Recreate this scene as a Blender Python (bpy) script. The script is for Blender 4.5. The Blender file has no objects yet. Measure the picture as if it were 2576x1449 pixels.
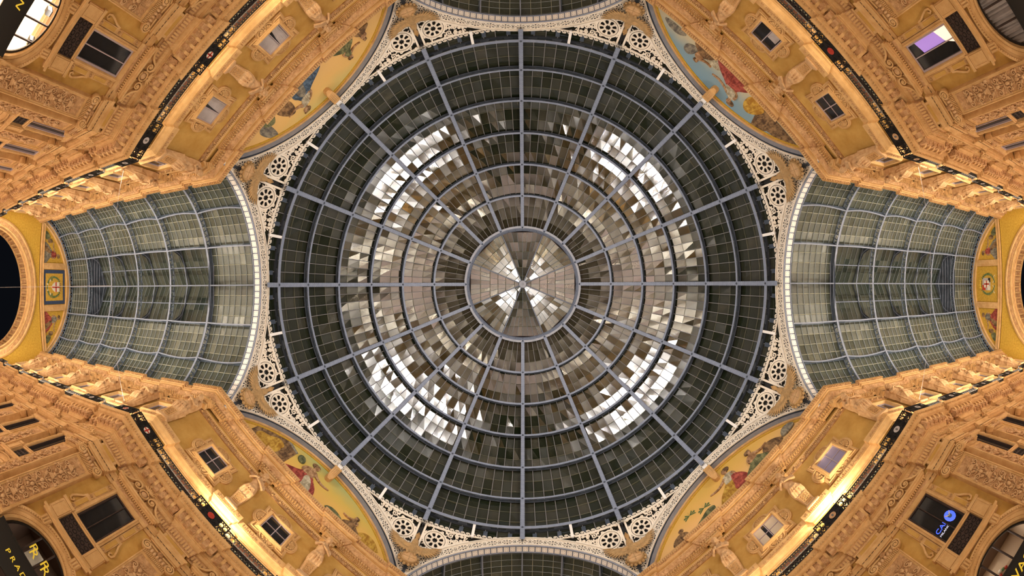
import bpy, math, random
from math import sin, cos, pi, sqrt, radians as R_, hypot, atan2
from mathutils import Vector, Matrix
rnd = random.Random(7)
S = bpy.context.scene
COL = S.collection
H = 1.6                      # camera height; heights below are metres above the lens
D0, A0 = 18.4, 7.2           # diagonal wall distance, arm half width
VX = D0*sqrt(2)-A0           # plan vertex between arm wall and diagonal wall
SV = (VX-A0)/sqrt(2)         # its place along the diagonal wall
BAY = 4.85
ARM_ST = [22.95+BAY*k for k in range(5)]      # caryatid stations along an arm
XEND = 47.8

# ------------------------------------------------------------------ materials
def nt(name):
    m = bpy.data.materials.new(name); m.use_nodes = True
    n = m.node_tree; n.nodes.clear()
    o = n.nodes.new('ShaderNodeOutputMaterial'); b = n.nodes.new('ShaderNodeBsdfPrincipled')
    n.links.new(b.outputs[0], o.inputs[0])
    return m, n, b
def node(n, t, **k):
    x = n.nodes.new(t)
    for a, v in k.items():
        if a.startswith('i_'):
            key = a[2:]; key = int(key) if key.isdigit() else key.replace('_', ' ')
            x.inputs[key].default_value = v
        else: setattr(x, a, v)
    return x
def ramp(n, stops):
    r = n.nodes.new('ShaderNodeValToRGB'); e = r.color_ramp.elements
    while len(e) < len(stops): e.new(.5)
    for q, (p, c) in zip(e, stops): q.position = p; q.color = (*c, 1)
    return r
def noisy(name, c1, c2, scale=1.5, rough=.8, bump=0., bscale=8., metal=0., vor=False, bdist=.05, spec=.3, detail=6):
    m, n, b = nt(name); L = n.links.new
    tc = node(n, 'ShaderNodeTexCoord')
    nz = node(n, 'ShaderNodeTexNoise', i_Scale=scale, i_Detail=float(detail), i_Roughness=.65)
    L(tc.outputs['Object'], nz.inputs['Vector'])
    r = ramp(n, [(.32, c1), (.68, c2)]); L(nz.outputs[0], r.inputs[0]); L(r.outputs[0], b.inputs['Base Color'])
    b.inputs['Roughness'].default_value = rough; b.inputs['Metallic'].default_value = metal
    b.inputs['Specular IOR Level'].default_value = spec
    if bump:
        bp = node(n, 'ShaderNodeBump', i_Strength=bump, i_Distance=bdist)
        if vor:
            w = node(n, 'ShaderNodeTexVoronoi', i_Scale=bscale, feature='SMOOTH_F1')
            z2 = node(n, 'ShaderNodeTexNoise', i_Scale=bscale*.5, i_Detail=3.)
            mx = node(n, 'ShaderNodeVectorMath', operation='MULTIPLY_ADD')
            L(z2.outputs['Color'], mx.inputs[0]); mx.inputs[1].default_value = (.35,)*3; L(tc.outputs['Object'], mx.inputs[2])
            L(mx.outputs[0], w.inputs['Vector'])
        else:
            w = node(n, 'ShaderNodeTexNoise', i_Scale=bscale, i_Detail=4.); L(tc.outputs['Object'], w.inputs['Vector'])
        L(w.outputs[0], bp.inputs['Height']); L(bp.outputs[0], b.inputs['Normal'])
    return m
def flat(name, c, rough=.6, metal=0., em=None, es=0., spec=.5, alpha=1.):
    m, n, b = nt(name)
    b.inputs['Base Color'].default_value = (*c, 1); b.inputs['Roughness'].default_value = rough
    b.inputs['Metallic'].default_value = metal; b.inputs['Specular IOR Level'].default_value = spec
    if em: b.inputs['Emission Color'].default_value = (*em, 1); b.inputs['Emission Strength'].default_value = es
    if alpha < 1: b.inputs['Alpha'].default_value = alpha
    return m
M = {}
M['stucco'] = noisy('ochre stucco', (.47, .26, .06), (.60, .365, .105), 1.1, .9, .25, 14, bdist=.02)
M['stone'] = noisy('warm pink stone', (.50, .285, .105), (.67, .425, .195), 1.7, .85, .3, 20, bdist=.02)
M['carved'] = noisy('carved stone', (.36, .18, .07), (.66, .40, .20), 2.5, .85, 1., 7, vor=True, bdist=.12)
M['fine'] = noisy('finely carved stone', (.38, .19, .075), (.66, .40, .20), 3., .85, 1., 16, vor=True, bdist=.06)
M['statue'] = noisy('statue stone', (.46, .26, .115), (.66, .43, .23), 3., .8, .4, 9, bdist=.03)
M['eagle'] = noisy('brown eagle stone', (.34, .21, .09), (.50, .33, .16), 4., .8, .8, 14, bdist=.04, vor=True)
M['iron'] = noisy('black iron', (.012, .010, .010), (.03, .025, .022), 4., .5, metal=.3)
M['blue'] = noisy('blue grey painted iron', (.23, .27, .365), (.30, .34, .45), 3., .5)
M['blued'] = noisy('dark blue painted iron', (.05, .066, .095), (.09, .11, .15), 3., .6)
M['cream'] = noisy('cream painted iron', (.80, .72, .62), (.88, .82, .72), 3., .6)
M['white'] = noisy('white painted iron', (.90, .88, .86), (.94, .92, .9), 2., .5)
M['dark'] = flat('dark void', (.012, .011, .010), .6)
M['brownd'] = noisy('dark wooden shutter', (.03, .018, .015), (.06, .036, .03), 3., .7, .4, 30)
M['redshade'] = noisy('dark red recess shade', (.09, .028, .012), (.14, .05, .025), 2., .6)  # shade of the recess put into a dark red colour
M['wglass'] = flat('dark window glass', (.02, .018, .018), .06, spec=.8)
M['lilac'] = flat('lilac grey painted wood', (.42, .34, .36), .5)
M['curtain'] = noisy('grey curtain', (.36, .32, .31), (.50, .45, .45), 1.2, .9, .5, 5)
M['blind'] = flat('lavender blind', (.30, .27, .42), .7)
M['creamblind'] = flat('cream blind', (.60, .50, .38), .7)
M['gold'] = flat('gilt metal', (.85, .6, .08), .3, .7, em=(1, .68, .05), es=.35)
M['black'] = flat('black fascia board', (.006, .005, .005), .35)
M['gmos'] = noisy('gold mosaic', (.42, .24, .025), (.60, .38, .06), 6., .6, .2, 30, bdist=.01)
M['navy'] = noisy('navy mosaic', (.03, .05, .11), (.05, .075, .15), 6., .6)
M['redm'] = noisy('red mosaic', (.38, .03, .02), (.50, .06, .03), 6., .6)
M['whitem'] = noisy('white mosaic', (.6, .55, .45), (.75, .7, .6), 6., .6)
M['greenm'] = noisy('green mosaic', (.06, .11, .04), (.13, .2, .08), 6., .7)
M['greym'] = noisy('grey mosaic', (.10, .10, .10), (.2, .19, .18), 6., .7)
M['skinm'] = noisy('tan mosaic', (.42, .24, .12), (.58, .36, .2), 6., .7)
M['bluem'] = noisy('blue mosaic', (.05, .11, .22), (.10, .19, .34), 6., .7)
M['brownm'] = noisy('brown mosaic', (.13, .07, .035), (.24, .14, .07), 5., .7)
M['floor'] = noisy('marble mosaic floor', (.22, .17, .16), (.34, .27, .25), .6, .4)
M['panesheen'] = flat('pale greenish pane sheen', (.34, .36, .27), .35)  # reflection in the glass put into a pale colour
M['lamp'] = flat('lit floodlight lens', (1, 1, 1), .3, em=(1, .93, .82), es=40.)
M['neon'] = flat('lit blue sign', (.05, .08, .5), .4, em=(.06, .13, 1.), es=1.0)
M['neonw'] = flat('lit pale letters', (.7, .7, .8), .4, em=(.7, .75, 1.), es=.5)
M['shopglow'] = flat('glowing shop wall', (.9, .8, .66), .7, em=(1., .72, .42), es=.9)  # shop lighting put into the wall as its own glow
M['shopt'] = flat('tan shop wall', (.62, .48, .34), .8)
M['shopd'] = flat('brown shop ceiling', (.16, .10, .07), .8)
M['shadeL'] = flat('lit lamp shade', (.9, .9, .9), .6, em=(.75, .85, 1.), es=1.6)

def glassmat(name, dark, light, refl=.5, r0=.05, r1=.35, streak=7., ior=1.6):
    """grimy wired glass: per pane tint from the 'rnd' face colour"""
    m, n, b = nt(name); L = n.links.new
    at = node(n, 'ShaderNodeAttribute', attribute_name='rnd')
    sp = node(n, 'ShaderNodeSeparateColor'); L(at.outputs['Color'], sp.inputs[0])
    tc = node(n, 'ShaderNodeTexCoord')
    mp = node(n, 'ShaderNodeMapping'); mp.inputs['Scale'].default_value = (1, 1, .35); L(tc.outputs['Object'], mp.inputs[0])
    nz = node(n, 'ShaderNodeTexNoise', i_Scale=streak, i_Detail=5., i_Roughness=.7); L(mp.outputs[0], nz.inputs['Vector'])
    r = ramp(n, [(0., dark), (.55, tuple(.6*a+.4*c for a, c in zip(dark, light))), (1., light)]); L(sp.outputs[0], r.inputs[0])
    mx = node(n, 'ShaderNodeMix', data_type='RGBA', blend_type='MULTIPLY'); mx.inputs[0].default_value = .6
    g = ramp(n, [(.25, (.45, .45, .45)), (.75, (1.5, 1.5, 1.5))]); L(nz.outputs[0], g.inputs[0])
    L(r.outputs[0], mx.inputs[6]); L(g.outputs[0], mx.inputs[7]); L(mx.outputs[2], b.inputs['Base Color'])
    mr = node(n, 'ShaderNodeMapRange'); mr.inputs['To Min'].default_value = r0; mr.inputs['To Max'].default_value = r1
    L(sp.outputs[1], mr.inputs[0]); L(mr.outputs[0], b.inputs['Roughness'])
    b.inputs['Specular IOR Level'].default_value = refl
    b.inputs['IOR'].default_value = ior
    bp = node(n, 'ShaderNodeBump', i_Strength=.12, i_Distance=.02); L(nz.outputs[0], bp.inputs['Height']); L(bp.outputs[0], b.inputs['Normal'])
    return m
M['dglass'] = glassmat('grimy dome glass', (.011, .016, .006), (.12, .11, .085), 1., .05, .26, ior=1.75)
M['vglass'] = glassmat('grimy vault glass', (.032, .046, .038), (.19, .20, .155), .6, .22, .45)
M['bar'] = flat('grey glazing bar', (.30, .29, .31), .6)
M['barv'] = flat('blue grey glazing bar', (.27, .32, .36), .6); M['bluev'] = noisy('slate blue vault iron', (.10, .135, .185), (.16, .20, .27), 3., .5)
M['lap'] = flat('olive lap of two panes', (.16, .155, .10), .6); M['bluelit'] = noisy('lit blue grey iron', (.36, .38, .44), (.44, .46, .53), 3., .5)  # grey iron tone: blue paint with lamplight put into its colour

# ------------------------------------------------------------------ mesh builder
class MB:
    def __init__(s): s.v = []; s.f = []; s.m = []; s.r = []; s.X = None; s.mats = []
    def mi(s, key):
        if key not in s.mats: s.mats.append(key)
        return s.mats.index(key)
    def add(s, vs, fs, key, r=(.5, .5, .5)):
        b = len(s.v)
        if s.X is not None: vs = [s.X @ Vector(p) for p in vs]
        s.v += [tuple(p) for p in vs]
        i = s.mi(key)
        for f in fs: s.f.append(tuple(b+k for k in f)); s.m.append(i); s.r.append(r)
    def box(s, c, d, key, rz=0., ry=0.):
        x, y, z = d[0]/2, d[1]/2, d[2]/2
        vs = [Vector((i*x, j*y, k*z)) for k in (-1, 1) for j in (-1, 1) for i in (-1, 1)]
        if rz or ry:
            q = Matrix.Rotation(rz, 3, 'Z') @ Matrix.Rotation(ry, 3, 'Y'); vs = [q @ p for p in vs]
        c = Vector(c)
        s.add([p+c for p in vs], [(0, 2, 3, 1), (4, 5, 7, 6), (0, 1, 5, 4), (2, 6, 7, 3), (0, 4, 6, 2), (1, 3, 7, 5)], key)
    def bx(s, x0, x1, y0, y1, z0, z1, key):
        s.box(((x0+x1)/2, (y0+y1)/2, (z0+z1)/2), (abs(x1-x0), abs(y1-y0), abs(z1-z0)), key)
    def prism(s, poly, v0, v1, key, cap=True):
        """polygon of (u,z) extruded along local y from v0 to v1"""
        n = len(poly)
        vs = [(u, v0, z) for u, z in poly]+[(u, v1, z) for u, z in poly]
        fs = [(i, (i+1) % n, n+(i+1) % n, n+i) for i in range(n)]
        if cap: fs += [tuple(range(n, 2*n)), tuple(reversed(range(n)))]
        s.add(vs, fs, key)
    def rings(s, rings, key, closed=True, caps=True):
        n = len(rings[0]); vs = [p for r in rings for p in r]; fs = []
        for a in range(len(rings)-1):
            for i in range(n if closed else n-1):
                j = (i+1) % n; fs.append((a*n+i, a*n+j, (a+1)*n+j, (a+1)*n+i))
        if caps and closed: fs += [tuple(reversed(range(n))), tuple(range((len(rings)-1)*n, len(rings)*n))]
        s.add(vs, fs, key)
    def tube(s, pts, r, key, n=6, closed=False, rr=None):
        P = [Vector(p) for p in pts]; out = []; N = len(P)
        for i, p in enumerate(P):
            a = P[i-1] if (i or closed) else P[i]; b = P[(i+1) % N] if (i < N-1 or closed) else P[i]
            t = (b-a).normalized(); up = Vector((0, 0, 1)) if abs(t.z) < .9 else Vector((1, 0, 0))
            x = t.cross(up).normalized(); y = t.cross(x); q = rr[i] if rr else r
            out.append([p+x*q*cos(2*pi*k/n)+y*q*sin(2*pi*k/n) for k in range(n)])
        if closed: out.append(out[0])
        s.rings(out, key, caps=not closed)
    def ribbon(s, pts, w, t, key, nf=None, closed=False, ww=None, nrm=(0, 1, 0)):
        """flat strip of width w and thickness t lying on points; nf(p) gives the surface normal"""
        P = [Vector(p) for p in pts]; out = []; N = len(P)
        for i, p in enumerate(P):
            a = P[i-1] if (i or closed) else P[i]; b = P[(i+1) % N] if (i < N-1 or closed) else P[i]
            d = (b-a)
            if d.length < 1e-9: d = Vector((1, 0, 0))
            nn = Vector(nf(p)) if nf else Vector(nrm); x = d.normalized().cross(nn).normalized(); q = (ww[i] if ww else w)/2
            out.append([p-x*q, p+x*q, p+x*q+nn*t, p-x*q+nn*t])
        if closed: out.append(out[0])
        s.rings(out, key, caps=not closed)
    def ell(s, c, r, key, n=10, m=7, q=None):
        vs = []; c = Vector(c)
        for j in range(1, m):
            a = pi*j/m
            for i in range(n):
                b = 2*pi*i/n; p = Vector((r[0]*sin(a)*cos(b), r[1]*sin(a)*sin(b), r[2]*cos(a))); vs.append((q @ p if q else p)+c)
        t = Vector((0, 0, r[2])); t = q @ t if q else t
        vs += [c+t, c-t]; k = len(vs)-2
        fs = [(j*n+i, (j+1)*n+i, (j+1)*n+(i+1) % n, j*n+(i+1) % n) for j in range(m-2) for i in range(n)]
        fs += [(k, i, (i+1) % n) for i in range(n)]+[(k+1, (m-2)*n+(i+1) % n, (m-2)*n+i) for i in range(n)]
        s.add(vs, fs, key)
    def mesh(s, name, smooth=False, attr=False):
        me = bpy.data.meshes.new(name); me.from_pydata(s.v, [], s.f)
        for k in s.mats: me.materials.append(M[k])
        me.polygons.foreach_set('material_index', s.m)
        if smooth: me.polygons.foreach_set('use_smooth', [True]*len(s.f))
        if attr:
            a = me.attributes.new('rnd', 'FLOAT_COLOR', 'FACE')
            a.data.foreach_set('color', [q for r in s.r for q in (*r, 1.)])
        me.update(); return me

def remesh(me, vox, mat, smooth_it=2):
    o = bpy.data.objects.new('tmp', me); COL.objects.link(o)
    m = o.modifiers.new('r', 'REMESH'); m.mode = 'VOXEL'; m.voxel_size = vox
    if smooth_it: k = o.modifiers.new('s', 'SMOOTH'); k.iterations = smooth_it; k.factor = .5
    dg = bpy.context.evaluated_depsgraph_get(); dg.update()
    n = bpy.data.meshes.new_from_object(o.evaluated_get(dg)); bpy.data.objects.remove(o)
    n.materials.clear(); n.materials.append(M[mat]); n.polygons.foreach_set('use_smooth', [True]*len(n.polygons))
    n.polygons.foreach_set('material_index', [0]*len(n.polygons)); n.update()
    return n

def props(o, label=None, cat=None, group=None, kind=None):
    if label: o['label'] = label
    if cat: o['category'] = cat
    if group: o['group'] = group
    if kind: o['kind'] = kind
def ob(name, me, parent=None, loc=(0, 0, 0), rz=0., sc=None, **k):
    o = bpy.data.objects.new(name, me); COL.objects.link(o)
    o.location = (loc[0], loc[1], loc[2]+(H if parent is None else 0)); o.rotation_euler = (0, 0, rz)
    if sc: o.scale = sc
    if parent: o.parent = parent
    props(o, **k); return o
def tree(name, parts, loc, rz=0., sc=None, **k):
    """parts: list of (name, mesh, [sub parts])"""
    r = ob(name, None, None, loc, rz, sc, **k)
    for p in parts:
        q = ob(p[0], p[1], r)
        if len(p) > 2:
            for z in p[2]: ob(z[0], z[1], q)
    return r

# ------------------------------------------------------------------ plan frames
# local frame of a wall: x along it, y towards the room, z up
QN = {(-1, -1): 'upper left', (1, -1): 'upper right', (-1, 1): 'lower left', (1, 1): 'lower right'}
QUADS = [(-1, -1), (1, -1), (-1, 1), (1, 1)]
def rzof(n): return atan2(n[1], n[0])-pi/2
def diag(q, s, v=0.):
    """point on the diagonal wall of quadrant q at s (positive towards the left/right arm), v into the room"""
    k = 1/sqrt(2); x = (D0-v)*k+s*k; y = (D0-v)*k-s*k
    return (x*q[0], y*q[1]), rzof((-q[0]*k, -q[1]*k))
def arm(q, X, v=0.):
    return (X*q[0], (A0-v)*q[1]), rzof((0, -q[1]))
def corner(q, v=0.):
    b = R_(22.5); k = v/cos(b)
    n = (-sin(b), -cos(b))     # bisector of arm wall and diagonal wall
    return ((VX+n[0]*k)*q[0], (A0+n[1]*k)*q[1]), rzof((n[0]*q[0], n[1]*q[1]))

def base_path(bw, bd, cw=1.3, short=27.):
    """plan of the wall face of the lower right quadrant with breakfronts of half width bw and depth bd"""
    P = []
    def a(X, v): P.append((X, A0-v))
    def d(s, v): P.append(tuple(diag((1, 1), s, v)[0]))
    def b(Y, v): P.append((A0-v, Y))
    a(XEND, 0.)
    for X in reversed(ARM_ST):
        a(X+bw, 0); a(X+bw, bd); a(X-bw, bd); a(X-bw, 0)
    xv = (D0-bd)*sqrt(2)-(A0-bd)
    if bd:
        a(VX+cw, 0); a(VX+cw, bd); P.append((xv, A0-bd)); d(SV-cw, bd); d(SV-cw, 0)
    else: P.append((VX, A0))
    for s in (2.52, -2.52):
        d(s+bw, 0); d(s+bw, bd); d(s-bw, bd); d(s-bw, 0)
    if bd:
        d(-SV+cw, 0); d(-SV+cw, bd); P.append((A0-bd, xv)); b(VX+cw, bd); b(VX+cw, 0)
    else: P.append((A0, VX))
    b(22.95-bw, 0); b(22.95-bw, bd); b(22.95+bw, bd); b(22.95+bw, 0); b(short, 0)
    if not bd:
        Q = [P[0]]
        for p in P[1:]:
            if hypot(p[0]-Q[-1][0], p[1]-Q[-1][1]) > 1e-6: Q.append(p)
        P = Q
    return P
def offs(P, v):
    out = []
    for i, p in enumerate(P):
        def nrm(a, b):
            dx, dy = b[0]-a[0], b[1]-a[1]; l = hypot(dx, dy); return (-dy/l*-1, dx/l*-1) if False else (-dy/l, dx/l)
        n1 = nrm(P[i-1], p) if i else nrm(p, P[i+1]); n2 = nrm(p, P[i+1]) if i < len(P)-1 else n1
        k = 1+n1[0]*n2[0]+n1[1]*n2[1]; k = max(k, .3)
        out.append((p[0]+v*(n1[0]+n2[0])/k, p[1]+v*(n1[1]+n2[1])/k))
    return out
def sweep(mb, P, prof, key):
    L = [offs(P, v) for v, z in prof]; n = len(P); vs = []; fs = []
    for (v, z), l in zip(prof, L): vs += [(x, y, z) for x, y in l]
    for a in range(len(prof)-1):
        for i in range(n-1): fs.append((a*n+i, a*n+i+1, (a+1)*n+i+1, (a+1)*n+i))
    mb.add(vs, fs, key)
def along(P, v, step, minlen=.5, margin=0.):
    """stations on the offset plan: (x, y, rotation)"""
    Q = offs(P, v)
    for a, b in zip(Q, Q[1:]):
        l = hypot(b[0]-a[0], b[1]-a[1])
        if l < minlen: continue
        n = max(1, round((l-2*margin)/step)); dx, dy = (b[0]-a[0])/l, (b[1]-a[1])/l
        for i in range(n):
            t = margin+(l-2*margin)*(i+.5)/n; yield a[0]+dx*t, a[1]+dy*t, atan2(dy, dx)

# ------------------------------------------------------------------ setting: floor, walls, cornices
mb = MB(); mb.bx(-60, 60, -40, 40, -H-.3, -H, 'floor'); ob('floor', mb.mesh('floor'), label='polished marble floor of the arcade far below', cat='floor', kind='structure')

P0 = base_path(.65, 0.)
def arcpts(cx, cz, r, a0, a1, n): return [(cx+r*cos(a0+(a1-a0)*i/n), cz+r*sin(a0+(a1-a0)*i/n)) for i in range(n+1)]
ARCH_R, ARCH_C = 1.78, 3.7
wall = MB()
def arch_panel(mb, hw, z0, z1):
    """wall piece of half width hw with an arched opening, local frame"""
    arc = arcpts(0, ARCH_C, ARCH_R, pi, 0, 20)
    for (u0, za), (u1, zb) in zip(arc, arc[1:]):
        mb.add([(u0, 0, za), (u1, 0, zb), (u1, 0, z1), (u0, 0, z1)], [(0, 1, 2, 3)], 'stucco')
        mb.add([(u0, 0, za), (u1, 0, zb), (u1, -.45, zb), (u0, -.45, za)], [(0, 1, 2, 3)], 'stone')
    for s in (-1, 1):
        mb.add([(s*ARCH_R, 0, z0), (s*hw, 0, z0), (s*hw, 0, z1), (s*ARCH_R, 0, z1)], [(0, 1, 2, 3)], 'stucco')
        mb.add([(s*ARCH_R, 0, z0), (s*ARCH_R, -.45, z0), (s*ARCH_R, -.45, ARCH_C), (s*ARCH_R, 0, ARCH_C)], [(0, 1, 2, 3)], 'stone')
# upper wall above 6.2 : continuous; lower wall: arched panels
sweep(wall, P0, [(0, 6.2), (0, 21.6)], 'stucco')
ARCHES = [('d', s) for s in (-5.13, 0., 5.13)]+[('a', x) for x in (20.9, 25.375, 30.225, 35.075, 39.925, 44.775)]+[('b', 20.9)]
def frame(kind, t, v=0.):
    if kind == 'd': (x, y), r = diag((1, 1), t, v)
    elif kind == 'a': (x, y), r = arm((1, 1), t, v)
    else: x, y, r = A0-v, t, rzof((-1, 0))
    return x, y, r
covered = {'d': [], 'a': [], 'b': []}
for k, t in ARCHES:
    x, y, r = frame(k, t); hw = 2.08 if k == 'a' and t < 21 or k == 'b' else (2.4 if k == 'a' else 2.5)
    wall.X = Matrix.Translation((x, y, 0)) @ Matrix.Rotation(r, 4, 'Z'); arch_panel(wall, hw, -H, 6.2); covered[k].append((t-hw, t+hw))
wall.X = None
def fill(kind, t0, t1):
    a = frame(kind, t0); b = frame(kind, t1)
    wall.add([(a[0], a[1], -H), (b[0], b[1], -H), (b[0], b[1], 6.2), (a[0], a[1], 6.2)], [(0, 1, 2, 3)], 'stucco')
for k, lo, hi in (('d', -SV, SV), ('a', VX, XEND), ('b', VX, 27.)):
    cur = lo
    for a, b in sorted(covered[k]):
        if a > cur+1e-3: fill(k, cur, a)
        cur = max(cur, b)
    if cur < hi: fill(k, cur, hi)
wall_me = wall.mesh('wall')
for q, side in zip(QUADS, ('northwest', 'northeast', 'southwest', 'southeast')):
    ob('wall_'+side, wall_me, sc=(q[0], q[1], 1), label=f'ochre stucco facade wrapping the {QN[q]} corner of the octagon', cat='wall', kind='structure')

# upper entablature (crown cornice), attic band, comb band, balcony cornice, architrave
P1 = base_path(.65, .2); PB = base_path(.68, .25)
cr = MB()
sweep(cr, P1, [(0, 20.3), (.06, 20.3), (.06, 20.36), (.13, 20.36), (.13, 20.42)], 'stone')
sweep(cr, P1, [(.13, 20.42), (.10, 20.42), (.10, 20.48)], 'fine')
sweep(cr, P1, [(.10, 20.48), (.16, 20.48), (.16, 20.66), (.22, 20.7)], 'stone')
sweep(cr, P1, [(.22, 20.7), (.30, 20.74), (.46, 20.98), (.5, 21.02)], 'carved')
sweep(cr, P1, [(.5, 21.02), (.5, 21.08), (.44, 21.1), (.44, 21.2), (.60, 21.22), (.60, 21.34), (.66, 21.38)], 'stone')
sweep(cr, P1, [(.66, 21.38), (.76, 21.66)], 'fine')
sweep(cr, P1, [(.76, 21.66), (.76, 21.74), (-.4, 21.8)], 'stone')
for x, y, a in along(P1, .22, .17): cr.box((x, y, 20.57), (.08, .22, .15), 'stone', a)
for x, y, a in along(P1, .145, .13): cr.box((x, y, 20.44), (.07, .05, .09), 'stone', a)
for x, y, a in along(P1, .74, .15): cr.box((x, y, 21.53), (.075, .06, .22), 'stone', a)
crown_me = cr.mesh('crown cornice')
at = MB()
sweep(at, P0, [(0, 19.55), (.09, 19.55), (.09, 19.86)], 'fine')
sweep(at, P0, [(.09, 19.86), (.15, 19.88), (.18, 19.98), (0, 20.02)], 'stone')
for x, y, a in along(P0, .13, .12): at.box((x, y, 19.83), (.06, .07, .12), 'stone', a)
for x, y, a in along(P0, .10, .62): at.ell((x, y, 19.67), (.09, .09, .07), 'stone', 6, 4)
attic_me = at.mesh('attic band')
cb = MB()
sweep(cb, PB, [(0, 16.12), (.28, 16.06), (.28, 16.), ], 'stone')
sweep(cb, PB, [(.28, 16.), (.28, 15.62)], 'stone')
sweep(cb, PB, [(.28, 15.62), (.24, 15.58), (.17, 15.42), (.06, 15.3), (.06, 15.16), (0, 15.12)], 'stone')
k = 0
for x, y, a in along(PB, .285, .105, margin=.2):
    k += 1; h = (.12, .22, .16, .26, .12, .20)[k % 6]
    if k % 13 == 0: continue
    cb.box((x, y, 15.80+(.03 if k % 2 else -.03)), (.05, .035, h), 'fine', a)
comb_me = cb.mesh('comb band')
bc = MB()
sweep(bc, PB, [(0, 11.4), (.08, 11.4), (.08, 11.48)], 'stone')
sweep(bc, PB, [(.08, 11.48), (.16, 11.95)], 'fine')
sweep(bc, PB, [(.16, 11.95), (.22, 11.97), (.22, 12.2), (.28, 12.24), (.28, 12.3)], 'stone')
sweep(bc, PB, [(.28, 12.3), (.34, 12.32), (.38, 12.86), (.84, 12.9), (.84, 13.)], 'stone')
sweep(bc, PB, [(.84, 13.), (.9, 13.02), (.90, 13.14), (1.0, 13.3), (1.0, 13.36), (-.1, 13.4)], 'stone')
kk = 0
for x, y, a in along(PB, .56, .42, margin=.05):
    kk += 1
    # console: an S shaped bracket under the corona
    co, si = cos(a), sin(a)
    def loc(u, v, z): return (x-si*v+co*u, y+co*v+si*u, z)
    prof = [(-.26, 12.36), (-.16, 12.36), (-.06, 12.5), (.05, 12.6), (.14, 12.72), (.14, 12.88), (-.26, 12.88)]
    bc.add([loc(-.075, v, z) for v, z in prof]+[loc(.075, v, z) for v, z in prof],
           [tuple(range(7)), tuple(reversed(range(7, 14)))]+[(i, (i+1) % 7, 7+(i+1) % 7, 7+i) for i in range(7)], 'stone')
    bc.tube([loc(.21+.09*cos(2*pi*j/8), -.1, 12.62+.13*sin(2*pi*j/8)) for j in range(8)], .028, 'stone', 4, closed=True); bc.ell(loc(.21, -.1, 12.62), (.05, .07, .06), 'stone', 6, 4); bc.box(loc(.21, -.10, 12.6), (.27, .3, .5), 'fine', a); bc.ell(loc(.21, .1, 12.88), (.07, .07, .04), 'fine', 6, 4)
for x, y, a in along(PB, .12, .155): bc.box((x, y, 11.72), (.09, .08, .34), 'stone', a)
for x, y, a in along(PB, .22, .12): bc.box((x, y, 12.03), (.06, .05, .1), 'stone', a)
for x, y, a in along(PB, .93, .14): bc.box((x, y, 13.09), (.07, .07, .1), 'stone', a)
balc_me = bc.mesh('balcony cornice')
ar = MB()
sweep(ar, PB, [(0, 10.5), (.10, 10.5), (.10, 10.72), (.15, 10.74), (.15, 10.94), (.22, 11.), (.22, 11.08), (0, 11.1)], 'stone')
for x, y, a in along(PB, .11, .2): ar.box((x, y, 10.73), (.12, .04, .03), 'dark', a)
arch_me = ar.mesh('architrave')
tn = 0
for me, nm in ((crown_me, 'crown cornice with dentils and carved frieze'), (attic_me, 'leaf edged moulding above the attic windows'), (comb_me, 'sloped sill band cut with comb pattern'),
               (balc_me, 'deep console cornice carrying the balcony'), (arch_me, 'beaded architrave over the capitals')):
    for q in QUADS:
        tn += 1; ob(f'trim_{tn}', me, sc=(q[0], q[1], 1), label=f'{nm}, {QN[q]} quarter of the octagon', cat='cornice', kind='structure')

# ------------------------------------------------------------------ windows
def outline_frame(mb, pts, prof, key):
    """closed moulding: pts (u,z) loop clockwise or not; prof [(offset outwards, v)]"""
    n = len(pts); area = sum(pts[i][0]*pts[(i+1) % n][1]-pts[(i+1) % n][0]*pts[i][1] for i in range(n)); sg = 1 if area > 0 else -1
    rings = []
    for o, v in prof:
        r = []
        for i, p in enumerate(pts):
            a, b = pts[i-1], pts[(i+1) % n]
            def nn(a, b): dx, dy = b[0]-a[0], b[1]-a[1]; l = hypot(dx, dy) or 1; return (dy/l*sg, -dx/l*sg)
            n1, n2 = nn(a, p), nn(p, b); k = max(1+n1[0]*n2[0]+n1[1]*n2[1], .35)
            r.append((p[0]+o*(n1[0]+n2[0])/k, v, p[1]+o*(n1[1]+n2[1])/k))
        rings.append(r)
    mb.rings(rings, key, caps=False)
def rect(hw, z0, z1): return [(-hw, z0), (hw, z0), (hw, z1), (-hw, z1)]
def shell(mb, cu, cz, ang, r, v=.1):
    for i in range(7):
        a = ang-1.25+2.5*i/6
        mb.ribbon([(cu+cos(a)*r*.25, v, cz+sin(a)*r*.25), (cu+cos(a)*r*.7, v+.05, cz+sin(a)*r*.7), (cu+cos(a)*r, v+.01, cz+sin(a)*r)], .1, .05, 'stone', ww=[.03, .09, .13])
    mb.ell((cu+cos(ang)*.05, v+.04, cz+sin(ang)*.05), (.08, .06, .08), 'stone', 8, 5)
AZ = 17.55       # attic window centre height
def attic_outline(c=1.17):
    out = []
    for k in range(4):
        a = -pi/2+k*pi/2; n = (cos(a), sin(a)); t = (-sin(a), cos(a)); w = .52
        def P(d, e): out.append((n[0]*d+t[0]*e, n[1]*d+t[1]*e))
        P(c, -c); P(c-.04, -w-.10); P(c-.12, -w-.02)
        for i in range(11): b = pi*i/10; P(c-.04+sin(b)*.34, -cos(b)*w)
        P(c-.12, w+.02); P(c-.04, w+.10)
    return out
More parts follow.
